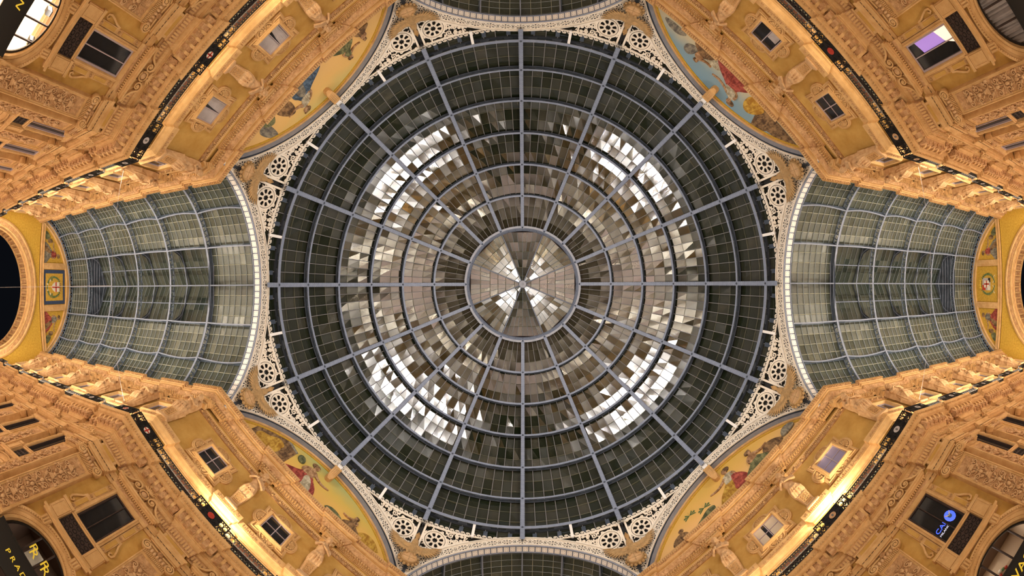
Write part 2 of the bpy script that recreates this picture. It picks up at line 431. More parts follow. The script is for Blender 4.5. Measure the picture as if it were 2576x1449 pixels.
def attic_parts(kind):
    s = MB(); L = attic_outline(); L = [(u, z+AZ) for u, z in L]
    s.prism(L, 0, .10, 'stone')
    outline_frame(s, L, [(-.02, .10), (-.02, .2), (-.09, .22), (-.13, .13), (-.19, .11)], 'stone')
    outline_frame(s, L, [(.06, 0), (.06, .12), (-.02, .15)], 'stone')
    outline_frame(s, [(u, z) for u, z in rect(.79, AZ-.81, AZ+.81)], [(.19, .1), (.17, .2), (.1, .26), (.03, .36), (-.04, .36), (-.06, .1)], 'stone')
    for k in range(4):
        a = -pi/2+k*pi/2; shell(s, cos(a)*.98, AZ+sin(a)*.98, a, .38, .12)
        for j in range(-6, 7):
            d = .9; s.box((cos(a)*d-sin(a)*j*.13, .245, AZ+sin(a)*d+cos(a)*j*.13), (.06, .04, .06), 'stone')
    f = MB()
    outline_frame(f, rect(.70, AZ-.72, AZ+.72), [(.05, .03), (.05, .09), (-.02, .09), (-.02, .03)], 'lilac')
    f.bx(-.025, .025, .035, .1, AZ-.72, AZ+.72, 'lilac')
    if kind in ('blind', 'dark'): f.bx(-.7, .7, .035, .09, AZ-.02, AZ+.02, 'lilac')
    p = MB(); p.bx(-.72, .72, .02, .035, AZ-.74, AZ+.74, 'wglass')
    sh = Matrix.Translation((0, .085, 0))
    def fwd(me): me.transform(sh); return me
    parts = [('surround', s.mesh('surround')), ('sash', fwd(f.mesh('sash')), [('pane', fwd(p.mesh('pane')))])]
    if kind == 'curtain':
        c = MB()
        # one flat drape, one pulled aside
        c.bx(-.68, -.04, .037, .05, AZ-.7, AZ+.7, 'curtain')
        n = 14
        top = [(.04+.62*i/n, .05+.012*(i % 2), AZ+.7) for i in range(n+1)]
        bot = [(.22+.44*i/n, .05+.012*(i % 2), AZ-.7) for i in range(n+1)]
        mid = [(.10+.56*i/n, .05+.012*(i % 2), AZ+.1) for i in range(n+1)]
        c.rings([top, mid, bot], 'curtain', closed=False)
        parts.append(('curtain', fwd(c.mesh('curtain'))))
    elif kind == 'box':
        c = MB(); c.bx(.04, .62, .037, .05, AZ-.68, AZ+.02, 'curtain'); parts.append(('blind', fwd(c.mesh('blind'))))
    elif kind == 'blind':
        c = MB(); c.bx(-.68, .68, .037, .048, AZ-.7, AZ+.7, 'blind'); parts.append(('blind', fwd(c.mesh('blind'))))
    elif kind == 'cblind':
        c = MB(); c.bx(-.68, -.05, .037, .048, AZ-.7, AZ+.7, 'creamblind'); c.bx(.22, .68, .037, .048, AZ-.7, AZ+.7, 'creamblind')
        f2 = MB(); f2.bx(-.7, .7, .045, .09, AZ-.02, AZ+.02, 'lilac'); parts.append(('blind', fwd(c.mesh('blind')))); parts.append(('glazing_bar', fwd(f2.mesh('bar'))))
    return parts
APARTS = {k: attic_parts(k) for k in ('curtain', 'box', 'blind', 'cblind', 'dark', 'dim')}
wn = 0
ORD = ['first', 'second', 'third', 'fourth', 'fifth', 'sixth', 'seventh']
def put(parts, name, kt, q, label, cat, group=None, kind='structure', v=0., z=0., sc=None):
    k, t = kt
    if k == 'd': (x, y), r = diag(q, t, v)
    elif k == 'a': (x, y), r = arm(q, t, v)
    elif k == 'c': (x, y), r = corner(q, v)
    else: (x, y), r = (q[0]*(A0-v), q[1]*t), rzof((-q[0], 0))
    return tree(name, parts, (x, y, z), r, sc, label=label, cat=cat, group=group, kind=kind)
AKIND = {(-1, -1): 'curtain', (1, -1): 'box', (1, 1): 'blind', (-1, 1): 'dark'}
ADESC = {'curtain': 'with a grey curtain half drawn aside', 'box': 'dark with a pale board in one corner', 'blind': 'with lavender blinds', 'cblind': 'with cream blinds and a dark gap', 'dark': 'with dark panes and small lit letters', 'dim': 'seen steeply along the wall'}
for q in QUADS:
    for s in (5.03, 0., -5.03):
        wn += 1; kd = AKIND[q]
        if q == (1, 1) and s == 0.: kd = 'cblind'
        if q == (1, -1) and s == 5.03: kd = 'dark'
        pos = {5.03: 'nearest the side arm', 0.: 'in the middle', -5.03: 'farthest from the side arm'}[s]
        put(APARTS[kd], f'window_{wn}', ('d', s), q, f'scalloped attic window {ADESC[kd] if (q, s) != ((1, -1), 5.03) else "with four dark panes"}, {pos} of the {QN[q]} diagonal wall', 'window', 'attic windows in shell frames')
    for i, x in enumerate([20.6]+[22.95+BAY*(k+.5) for k in range(5)]):
        wn += 1
        put(APARTS['dim'], f'window_{wn}', ('a', x), q, f'scalloped attic window on the {QN[q]} arm wall, {ORD[i]} counted from the octagon', 'window', 'attic windows in shell frames')

def spiral(c, r, turns, a0=0., n=None, grow=1., dirn=1, rmin=.12):
    n = n or int(turns*12); out = []
    for i in range(n+1):
        t = i/n; a = a0+dirn*2*pi*turns*t; q = r*(1-(1-rmin)*t); out.append((c[0]+q*cos(a), c[1]+q*sin(a)))
    return out
def P3(pts, v): return [(u, v, z) for u, z in pts]
def tall_parts(kind):
    s = MB()
    # stone frame around opening u +-.68, z 7.6..10.45
    outline_frame(s, rect(.70, 7.62, 10.42), [(.2, 0), (.2, .16), (.12, .18), (.1, .24), (.04, .24), (0, .18), (-.02, .02)], 'stone')
    for sg in (-1, 1):
        s.bx(sg*.92, sg*1.2, 0, .12, 7.65, 10.5, 'stone'); s.bx(sg*.97, sg*1.15, .12, .15, 7.85, 8.7, 'stucco'); s.bx(sg*.97, sg*1.15, .12, .15, 9.2, 10.0, 'stucco')
        for z in (7.75, 8.98, 10.25):
            s.tube([(sg*1.06+.12*cos(a), .14, z+.12*sin(a)) for a in [2*pi*i/10 for i in range(10)]], .03, 'stone', 4, closed=True); s.ell((sg*1.06, .13, z), (.06, .05, .06), 'fine', 6, 4)
        # side console scroll
        sc_ = [(sg*1.22, 8.9), (sg*1.28, 8.6), (sg*1.42, 8.3), (sg*1.5, 8.05), (sg*1.46, 7.88), (sg*1.34, 7.84), (sg*1.28, 7.95), (sg*1.35, 8.04)]
        s.ribbon(P3(sc_, .02), .09, .09, 'stone')
        # blocks beside the balcony panel
        s.bx(sg*.84, sg*1.5, 0, .24, 6.5, 7.5, 'stone'); s.bx(sg*.95, sg*1.4, .24, .27, 6.6, 7.38, 'stone')
        outline_frame(s, [(sg*.93, 6.58), (sg*1.42, 6.58), (sg*1.42, 7.4), (sg*.93, 7.4)], [(.04, .24), (.03, .29), (-.03, .29), (-.04, .25)], 'stone')
        s.bx(sg*.82, sg*1.56, 0, .3, 7.45, 7.62, 'stone')
        # brackets under the sill
        s.prism([(sg*.78, 6.1), (sg*1.2, 6.1), (sg*1.2, 5.75), (sg*1.1, 5.62), (sg*.88, 5.62), (sg*.78, 5.75)], 0, .32, 'stone')
        for j in range(3): s.tube([(sg*(.86+.13*j), .33, 6.05), (sg*(.86+.13*j), .35, 5.7)], .05, 'stone', 5)
    s.bx(-.84, .84, 0, .2, 7.5, 7.62, 'stone')
    s.bx(-1.6, 1.6, 0, .44, 6.24, 6.36, 'stone'); s.bx(-1.5, 1.5, 0, .36, 6.12, 6.24, 'stone'); s.bx(-1.42, 1.42, 0, .3, 6.36, 6.5, 'stone')
    # entablature over the opening and scrolled pediment
    s.bx(-1.22, 1.22, 0, .2, 10.5, 10.72, 'stone'); s.bx(-1.2, 1.2, 0, .18, 10.72, 10.9, 'fine')
    for i in range(22): s.box((-1.2+2.4*i/21, .24, 10.97), (.06, .12, .1), 'stone')
    s.bx(-1.3, 1.3, 0, .34, 11.02, 11.1, 'stone'); s.bx(-1.38, 1.38, 0, .46, 11.1, 11.2, 'stone'); s.bx(-1.45, 1.45, 0, .54, 11.2, 11.3, 'stone')
    pd = MB()
    for sg in (-1, 1):
        top = [(sg*1.42, 11.36), (sg*1.3, 11.42), (sg*1.1, 11.46), (sg*.9, 11.62), (sg*.74, 11.86)]
        pd.ribbon(P3(top, .2), .1, .22, 'stone')
        pd.ribbon(P3([(sg*p[0], p[1]) for p in spiral((.52, 11.76), .26, 1.6, .3, 24)], .25), .07, .16, 'stone')
        pd.ell((sg*.52, .36, 11.76), (.09, .09, .09), 'stone', 8, 5)
        pd.prism([(sg*1.3, 11.3), (sg*.3, 11.3), (sg*.3, 11.7), (sg*.7, 11.75), (sg*.95, 11.5)], .05, .2, 'stone')
        pd.ribbon(P3([(sg*p[0], p[1]) for p in spiral((1.40, 11.42), .09, 1.2, 0, 10)], .25), .05, .16, 'stone')
    pd.tube([(.24*cos(a), .36, 11.72+.24*sin(a)) for a in [2*pi*i/14 for i in range(14)]], .05, 'stone', 5, closed=True)
    pd.ell((0, .32, 11.72), (.17, .12, .17), 'statue', 10, 6)
    for i in range(7):
        a = pi/2-1.2+2.4*i/6; pd.ell((.2*cos(a), .34, 12.02+.22*sin(a)), (.06, .08, .17), 'stone', 6, 5, Matrix.Rotation(pi/2-a, 3, 'Y'))
    b = MB(); b.bx(-.82, .82, .01, .09, 6.5, 7.5, 'brownd')
    for i in range(6):
        for j in range(3):
            c = (-.66+.265*i, .1, 6.72+.28*j); b.tube([(c[0]+.1*cos(a), .1, c[2]+.1*sin(a)) for a in [2*pi*t/8 for t in range(8)]], .018, 'iron', 4, closed=True)
    f = MB()
    fk = 'lilac' if kind != 'dark' else 'brownd'
    outline_frame(f, rect(.62, 7.68, 10.36), [(.08, .02), (.08, .12), (-.01, .12), (-.01, .03)], fk)
    f.bx(-.02, .02, .03, .1, 7.68, 10.36, fk)
    p = MB(); p.bx(-.66, .66, .015, .03, 7.66, 10.4, 'wglass')
    return [('surround', s.mesh('surround')), ('pediment', pd.mesh('pediment')), ('sash', f.mesh('sash'), [('pane', p.mesh('pane'))]), ('balcony_grille', b.mesh('grille'))]
TP = {k: tall_parts(k) for k in ('lilac', 'dark')}
TALL = {}
for q in QUADS:
    for s in (5.13, 0., -5.13):
        wn += 1; pos = {5.13: 'nearest the side arm', 0.: 'in the middle', -5.13: 'farthest from the side arm'}[s]
        TALL[(q, s)] = put(TP['lilac' if q[1] < 0 else 'dark'], f'window_{wn}', ('d', s), q, f'tall window under a scrolled pediment, {pos} of the {QN[q]} diagonal wall', 'window', 'tall windows with scrolled pediments')
    for i, x in enumerate([20.9]+[22.95+BAY*(k+.5) for k in range(5)]):
        wn += 1
        put(TP['lilac' if q[1] < 0 else 'dark'], f'window_{wn}', ('a', x), q, f'tall window under a scrolled pediment on the {QN[q]} arm wall, {ORD[i]} from the octagon', 'window', 'tall windows with scrolled pediments')

# ------------------------------------------------------------------ mezzanine doors behind the railing
dm = MB()
dm.bx(-.85, .85, 0, .03, 14.3, 14.86, 'redshade'); dm.bx(-.85, .85, 0, .04, 13.4, 14.3, 'panesheen'); dm.bx(-.03, .03, .03, .07, 13.4, 14.86, 'brownd'); dm.bx(-.85, .85, .03, .07, 14.27, 14.33, 'brownd')  # top strip painted as recess shade, lower half paled like reflecting glass
outline_frame(dm, rect(.88, 13.3, 14.88), [(.16, 0), (.16, .1), (.04, .12), (0, .04)], 'stone')
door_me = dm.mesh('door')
pb = MB()
for sg in (-1, 1):
    pb.bx(sg*1.25, sg*1.6, 0, .1, 13.4, 15.1, 'stone'); pb.bx(sg*1.2, sg*1.65, 0, .14, 14.8, 15.0, 'stone')
pbm = pb.mesh('door pilasters')
dn = 0
for q in QUADS:
    for s in (5.03, 0., -5.03):
        dn += 1; pos = {5.03: 'nearest the side arm', 0.: 'in the middle', -5.03: 'farthest from the side arm'}[s]
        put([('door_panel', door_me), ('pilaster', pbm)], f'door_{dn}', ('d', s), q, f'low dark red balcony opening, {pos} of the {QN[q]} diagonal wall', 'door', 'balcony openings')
    for i, x in enumerate([20.6]+[22.95+BAY*(k+.5) for k in range(2)]):
        dn += 1
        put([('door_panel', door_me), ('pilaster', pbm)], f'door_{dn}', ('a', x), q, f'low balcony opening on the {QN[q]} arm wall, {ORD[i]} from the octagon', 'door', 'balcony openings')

# ------------------------------------------------------------------ ground arches and shops
def arch_surround():
    s = MB()
    prof = [(0, -.1), (0, .10), (.1, .16), (.13, .12), (.3, .16), (.33, .22), (.42, .22), (.46, .30), (.55, .30), (.55, 0)]
    rings = []
    arc = [(ARCH_R, -H)]+arcpts(0, ARCH_C, ARCH_R, 0, pi, 28)+[(-ARCH_R, -H)]
    for i, (u, z) in enumerate(arc):
        if 0 < i < len(arc)-1: a = pi*(i-1)/28; n = (cos(a), sin(a))
        else: n = (1 if i == 0 else -1, 0)
        rings.append([(u+n[0]*o, v, z+n[1]*o) for o, v in prof])
    s.rings(rings, 'stone', closed=False)
    for i in range(60):
        a = pi*(i+.5)/60; s.box((cos(a)*2.2, .31, ARCH_C+sin(a)*2.2), (.06, .05, .06), 'stone')
        s.box((cos(a)*1.93, .14, ARCH_C+sin(a)*1.93), (.04, .05, .04), 'stone')
    return s.mesh('arch surround')
def arch_glazing():
    f = MB(); arc = arcpts(0, ARCH_C, ARCH_R-.03, 0, pi, 28)
    f.ribbon(P3(arc, -.3), .12, .12, 'black')
    for u in (-1.03, -.22, .6): 
        h = sqrt((ARCH_R-.05)**2-u*u); f.bx(u-.03, u+.03, -.3, -.2, ARCH_C, ARCH_C+h, 'brownd')
    f.bx(-ARCH_R, ARCH_R, -.3, -.18, ARCH_C-.02, ARCH_C+.06, 'brownd')
    return f.mesh('arch glazing bars')
asm, agm = arch_surround(), arch_glazing()
an = 0
for q in QUADS:
    for kt, txt in [(('d', 5.13), 'at the side arm end of'), (('d', 0.), 'in the middle of'), (('d', -5.13), 'at the far end of'), (('a', 20.9), 'beside'), (('a', 25.375), 'one bay beyond')]:
        wn += 1
        put([('arch_surround', asm), ('glazing_bars', agm)], f'window_{wn}', kt, q, f'great round headed shop arch {txt} the {QN[q]} diagonal wall', 'arched window', 'round headed shop arches')
def shop(q, kind):
    """room behind the arch nearest the side arm"""
    (x, y), r = diag(q, 5.13)
    w = {'bright': 'shopglow', 'tan': 'shopt', 'curt': 'shopt', 'brown': 'shopd'}[kind]
    s = MB(); X0, X1, Y0, Y1 = -2.35, 2.35, -4.5, -.46
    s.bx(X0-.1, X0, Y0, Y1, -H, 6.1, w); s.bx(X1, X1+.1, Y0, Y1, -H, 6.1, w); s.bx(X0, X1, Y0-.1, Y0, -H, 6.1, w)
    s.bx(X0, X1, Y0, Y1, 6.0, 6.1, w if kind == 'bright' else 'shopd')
    parts = [('shell', s.mesh('shop shell'))]
    k = MB()
    if kind == 'bright':
        for i in range(4): k.bx(-2.2, 2.2, -3.4+i*.75, -3.3+i*.75, 5.6, 5.95, 'shopt')
        for i in range(3): k.bx(-1.6+i*1.4, -1.35+i*1.4, -2.1, -1.5, 5.2, 5.55, 'dark')
        k.bx(-2., -.6, -2.4, -1.8, 3.2, 4.0, 'shopt'); k.bx(.3, 1.5, -2.6, -2.4, 3.2, 5.0, 'shopt')
        parts.append(('fitting', k.mesh('fitting')))
    elif kind == 'tan':
        k.bx(-2.3, 2.3, -2., -1.6, 3.5, 4.4, 'shopt'); k.bx(-.2, 1.2, -2., -1.5, 4.4, 4.9, 'shopt')
        for i in range(9): k.ell((-.1+.12*i, -1.3, 4.25+.09*(i % 3)), (.09, .09, .09), ('redm', 'greenm', 'whitem')[i % 3], 7, 5)
        parts.append(('display_shelf', k.mesh('display shelf')))
    elif kind == 'curt':
        n = 60; k.rings([[(-1.75+3.5*i/n, -.75+.07*sin(i*2.3)+.04*sin(i*.9), z) for i in range(n+1)] for z in (3., 5.6)], 'curtain', closed=False)
        parts.append(('curtain', k.mesh('curtain')))
    else:
        k.bx(-1.9, -.5, -2., -1.9, 3.6, 5.2, 'shopt'); k.bx(.3, .9, -1.9, -1.8, 4.2, 5.1, 'whitem'); parts.append(('wall_panel', k.mesh('panel')))
    dsc = {'bright': 'brilliantly lit cream shop interior', 'tan': 'tan shop interior with display shelf', 'curt': 'shop interior behind pleated grey curtain', 'brown': 'dim brown shop interior with pale panels'}[kind]
    return tree('shop_interior', parts, (x, y, 0), r, label=f'{dsc} behind the {QN[q]} corner arch', cat='shop interior')
SHOPS = {(-1, -1): 'bright', (1, -1): 'curt', (-1, 1): 'brown', (1, 1): 'tan'}
for q in QUADS: shop(q, SHOPS[q])
def text(s, size, key, ext=.02, font_shear=0.):
    c = bpy.data.curves.new('t', 'FONT'); c.body = s; c.size = size; c.extrude = ext; c.align_x = 'CENTER'; c.align_y = 'CENTER'; c.shear = font_shear
    c.space_character = 1.0
    o = bpy.data.objects.new('t', c); COL.objects.link(o); dg = bpy.context.evaluated_depsgraph_get()
    me = bpy.data.meshes.new_from_object(o.evaluated_get(dg)); bpy.data.objects.remove(o)
    me.materials.clear(); me.materials.append(M[key])
    # stand it up, reading left to right for a viewer looking along local -y
    me.transform(Matrix(((-1, 0, 0, 0), (0, 0, 1, 0), (0, 1, 0, 0), (0, 0, 0, 1))))
    return me
def moved(me, u, v, z, rot=0.):
    me.transform(Matrix.Translation((u, v, z)) @ Matrix.Rotation(rot, 4, 'Y')); return me
def spaced(word, size, key, pitch, u0, v, z):
    """letters with wide pitch; u decreases to the reader's right"""
    return [moved(text(ch, size, key), u0-pitch*i, v, z) for i, ch in enumerate(word)]
def sign(q, letters, label):
    (x, y), r = diag(q, 5.13); b = MB(); b.bx(-1.74, 1.74, .0, .38, 2.3, 3.76, 'black'); b.bx(-1.76, 1.76, -.02, .42, 3.72, 3.8, 'black')
    tree('shop_sign', [('sign_board', b.mesh('board'), [('letter', m) for m in letters])], (x, y, 0), r, label=label, cat='sign')
# the reader's right is +s in image terms for the lower left/upper left walls, local -x
sign((-1, 1), spaced('PRADA', .36, 'gold', .33, .55, .40, 3.08), 'black shop sign with spaced gold capital letters beginning with P at the lower left corner')
sign((1, 1), [moved(text(ch, .6, 'gold'), .38-.36*i, .40, 3.15) for i, ch in enumerate('VAS')], 'black shop sign with thin gold lettering at the lower right corner')
sign((-1, -1), [moved(text(ch, .5, 'gold', font_shear=.25), .68-.44*i, .40, 3.2) for i, ch in enumerate('AN')], 'black shop sign with slanted gold lettering at the upper left corner')
sign((1, -1), [moved(text('G', .3, 'gold'), .9, .40, 3.5)], 'black shop sign below the curtained arch at the upper right corner')
# gilt double R monograms on the glass of the lower left arch
for i, u in enumerate((.30, -.44)):
    (x, y), r = diag((-1, 1), 5.13)
    tree('glass_monogram', [('letter', moved(text('R', .62, 'gold', .01), u+.07, -.16, 4.55)), ('letter', moved(text('R', .62, 'gold', .01), u-.1, -.15, 4.38))], (x, y, 0), r,
         label=f'gilt interlaced double R on the arch glass, {"nearer the capital" if i == 0 else "farther from the capital"}', cat='monogram')
# lit letters in the windows of the lower right and lower left walls
(x, y), r = diag((1, 1), 5.13)
e = MB(); e.ell((-.36, .035, 8.4), (.24, .02, .36), 'neon', 20, 7)
e2 = MB(); e2.ell((-.36, .06, 8.4), (.1, .012, .14), 'bluem', 12, 5)
for sg in (-1, 1): e2.prism([(-.36, 8.47), (-.36+sg*.17, 8.67), (-.36+sg*.12, 8.51), (-.36, 8.41)], .06, .075, 'whitem')
tree('lit_emblem', [('oval', e.mesh('oval')), ('eagle', e2.mesh('eagle'))], (x, y, 0), r, label='blue oval emblem with a winged badge glowing in the lower right window', cat='emblem')
tree('lit_sign', [('letter', moved(text('CAI', .36, 'neon', .015), .27, .05, 8.42)), ('small_letters', moved(text('MILANO', .16, 'neonw', .01), .27, .05, 8.14))], (x, y, 0), r,
     label='blue glowing CAI letters inside the tall window of the lower right wall', cat='sign')
for s, nm in ((5.03, 'nearest the side arm'), (0., 'in the middle')):
    (x, y), r = diag((-1, 1), s)
    em = [MB(), MB()]
    for i, u in enumerate((.35, -.35)): em[i].ell((u, .045, AZ+.28-.55*i), (.11, .01, .09), 'neon', 10, 5)
    tree('window_lettering', [('letters', moved(text('C A I', .2, 'neonw', .005), .33, .045, AZ-.28)), ('letters', moved(text('S E M', .2, 'neonw', .005), -.36, .045, AZ+.1)), ('emblem', em[0].mesh('em')), ('emblem', em[1].mesh('em'))],
         (x, y, 0), r, label=f'small pale letters on the dark attic window {nm}, lower left wall', cat='lettering')
# purple lit screen seen through the tall window of the upper right wall
(x, y), r = diag((1, -1), 5.13)
M['screen'] = flat('purple lit ceiling', (.3, .2, .5), .5, em=(.36, .20, .62), es=.6); M['screen2'] = flat('pale lit ceiling', (.8, .7, .6), .5, em=(1., .72, .55), es=.75)
e = MB(); e.prism([(-.60, 7.72), (-.60, 8.5), (-.04, 8.2), (.18, 7.72)], .033, .04, 'screen2'); e.prism([(-.60, 8.5), (-.60, 9.9), (-.04, 9.7), (-.04, 8.2)], .033, .04, 'screen')
ob('lit_ceiling', e.mesh('lit ceiling'), loc=(x, y, 0), rz=r, label='purple and cream glow of a lit room inside the upper right tall window', cat='lit room')

# ------------------------------------------------------------------ pilasters and capitals
def arabesque(mb, w, z0, z1, v, seed):
    g = random.Random(seed); z = z0
    while z < z1-.5:
        h = .62
        for sg in (-1, 1):
            c = (sg*w*.24, z+.28)
            mb.ribbon(P3([(p[0], p[1]) for p in [(sg*abs(a), b) for a, b in spiral((w*.24, z+.28), .17, 1.4, g.random()*6, 14)]], v), .045, .07, 'statue')
            for i in range(3):
                a = g.random()*6.28; mb.ell((c[0]+.17*cos(a), v+.04, c[1]+.17*sin(a)), (.04+.03*g.random(), .05, .09), 'statue', 6, 4, Matrix.Rotation(a, 3, 'Y'))
            mb.ell((sg*(.1+.08*g.random()), v+.05, z+.06), (.06, .06, .11), 'statue', 6, 4, Matrix.Rotation(sg*.7, 3, 'Y'))
        k = g.random()
        if k < .5:
            mb.ell((0, v+.05, z+.28), (.09, .09, .14), 'statue', 8, 5)
            for i in range(5): a = -1.2+.6*i; mb.ell((.13*sin(a), v+.05, z+.48+.06*cos(a)), (.03, .05, .1), 'statue', 6, 4, Matrix.Rotation(a, 3, 'Y'))
        else:
            mb.prism([(-.16, z+.2), (.16, z+.2), (.1, z+.42), (-.1, z+.42)], v, v+.1, 'statue'); mb.ell((0, v+.08, z+.5), (.1, .08, .08), 'statue', 8, 5)
        mb.ell((0, v+.03, z+.02), (.025, .03, .3), 'statue', 5, 4)
        z += h
def pilaster_meshes(w, seed, bend=None):
    """carved pilaster z -H..9.6 and capital; local frame"""
    s = MB(); p = MB(); c = MB(); hw = w/2
    def face(mb3, hw):
        s.bx(-hw, hw, 0, .30, -H, 9.55, 'stone')
        outline_frame(s, rect(hw-.10, 3.9, 9.42), [(.09, .30), (.09, .36), (.04, .38), (.02, .34), (-.04, .34), (-.06, .31)], 'stone')
        p.bx(-hw+.15, hw-.15, .30, .315, 3.95, 9.36, 'fine')
        arabesque(p, w, 4.0, 9.3, .315, seed)
    face(None, hw)
    # flutes over the shaft, egg row, volutes, abacus
    for i in range(int(w/.075)): s.box((-hw+.05+.075*i, .32, 9.66), (.04, .07, .2), 'stone')
    s.bx(-hw, hw, 0, .3, 9.55, 9.8, 'stone')
    c.bx(-hw-.02, hw+.02, 0, .34, 9.78, 10.2, 'stone')
    for i in range(int(w/.17)): c.ell((-hw+.14+(w-.28)*i/max(1, int(w/.17)-1), .42, 9.9), (.065, .09, .12), 'statue', 8, 5)
    for sg in (-1, 1):
        c.ribbon(P3([(sg*a, b) for a, b in spiral((hw+.02, 9.92), .25, 2.1, pi/2, 28, dirn=-1)], .24), .07, .24, 'stone')
        c.ell((sg*(hw+.02), .44, 9.92), (.08, .06, .08), 'stone', 8, 5)
        c.prism([(sg*(hw+.02)+.2*cos(a), 9.92+.2*sin(a)) for a in [2*pi*i/14 for i in range(14)]], .1, .3, 'stone')
    c.ribbon([(-hw, .3, 10.15), (0, .34, 10.1), (hw, .3, 10.15)], .09, .12, 'stone')
    c.ell((0, .45, 10.1), (.16, .1, .14), 'fine', 8, 5)
    c.bx(-hw-.12, hw+.12, 0, .42, 10.28, 10.36, 'stone'); c.bx(-hw-.2, hw+.2, 0, .5, 10.36, 10.5, 'stone')
    b = MB(); b.bx(-hw-.02, hw+.02, 0, .3, 11.1, 11.42, 'stone'); b.bx(-hw+.12, hw-.12, .3, .33, 11.16, 11.36, 'stucco')
    return s.mesh('pilaster shaft'), p.mesh('carved panel'), c.mesh('capital'), b.mesh('frieze block')
PM = pilaster_meshes(1.3, 3); PM2 = pilaster_meshes(1.15, 5)
def pilaster(kt, q, mm, label):
    put([('shaft', mm[0], [('carved_panel', mm[1])]), ('capital', mm[2]), ('frieze_block', mm[3])], 'pilaster', kt, q, label, 'pilaster', 'carved pilasters between the windows', kind=None)
for q in QUADS:
    for s in (2.56, -2.56): pilaster(('d', s), q, PM, f'carved pilaster on the {QN[q]} diagonal wall, {"nearer the side arm" if s > 0 else "farther from the side arm"}')
    pilaster(('d', SV-.62), q, PM2, f'carved corner pilaster on the diagonal face, beside the {QN[q]} arm')
    pilaster(('a', VX+.60), q, PM2, f'carved corner pilaster turned to the arm at the {QN[q]} corner')
    pilaster(('d', -SV+.62), q, PM2, f'carved corner pilaster, far end of the {QN[q]} diagonal wall')
    for i, x in enumerate(ARM_ST): pilaster(('a', x), q, PM, f'carved pilaster on the {QN[q]} arm wall, {ORD[i]} beyond the corner')

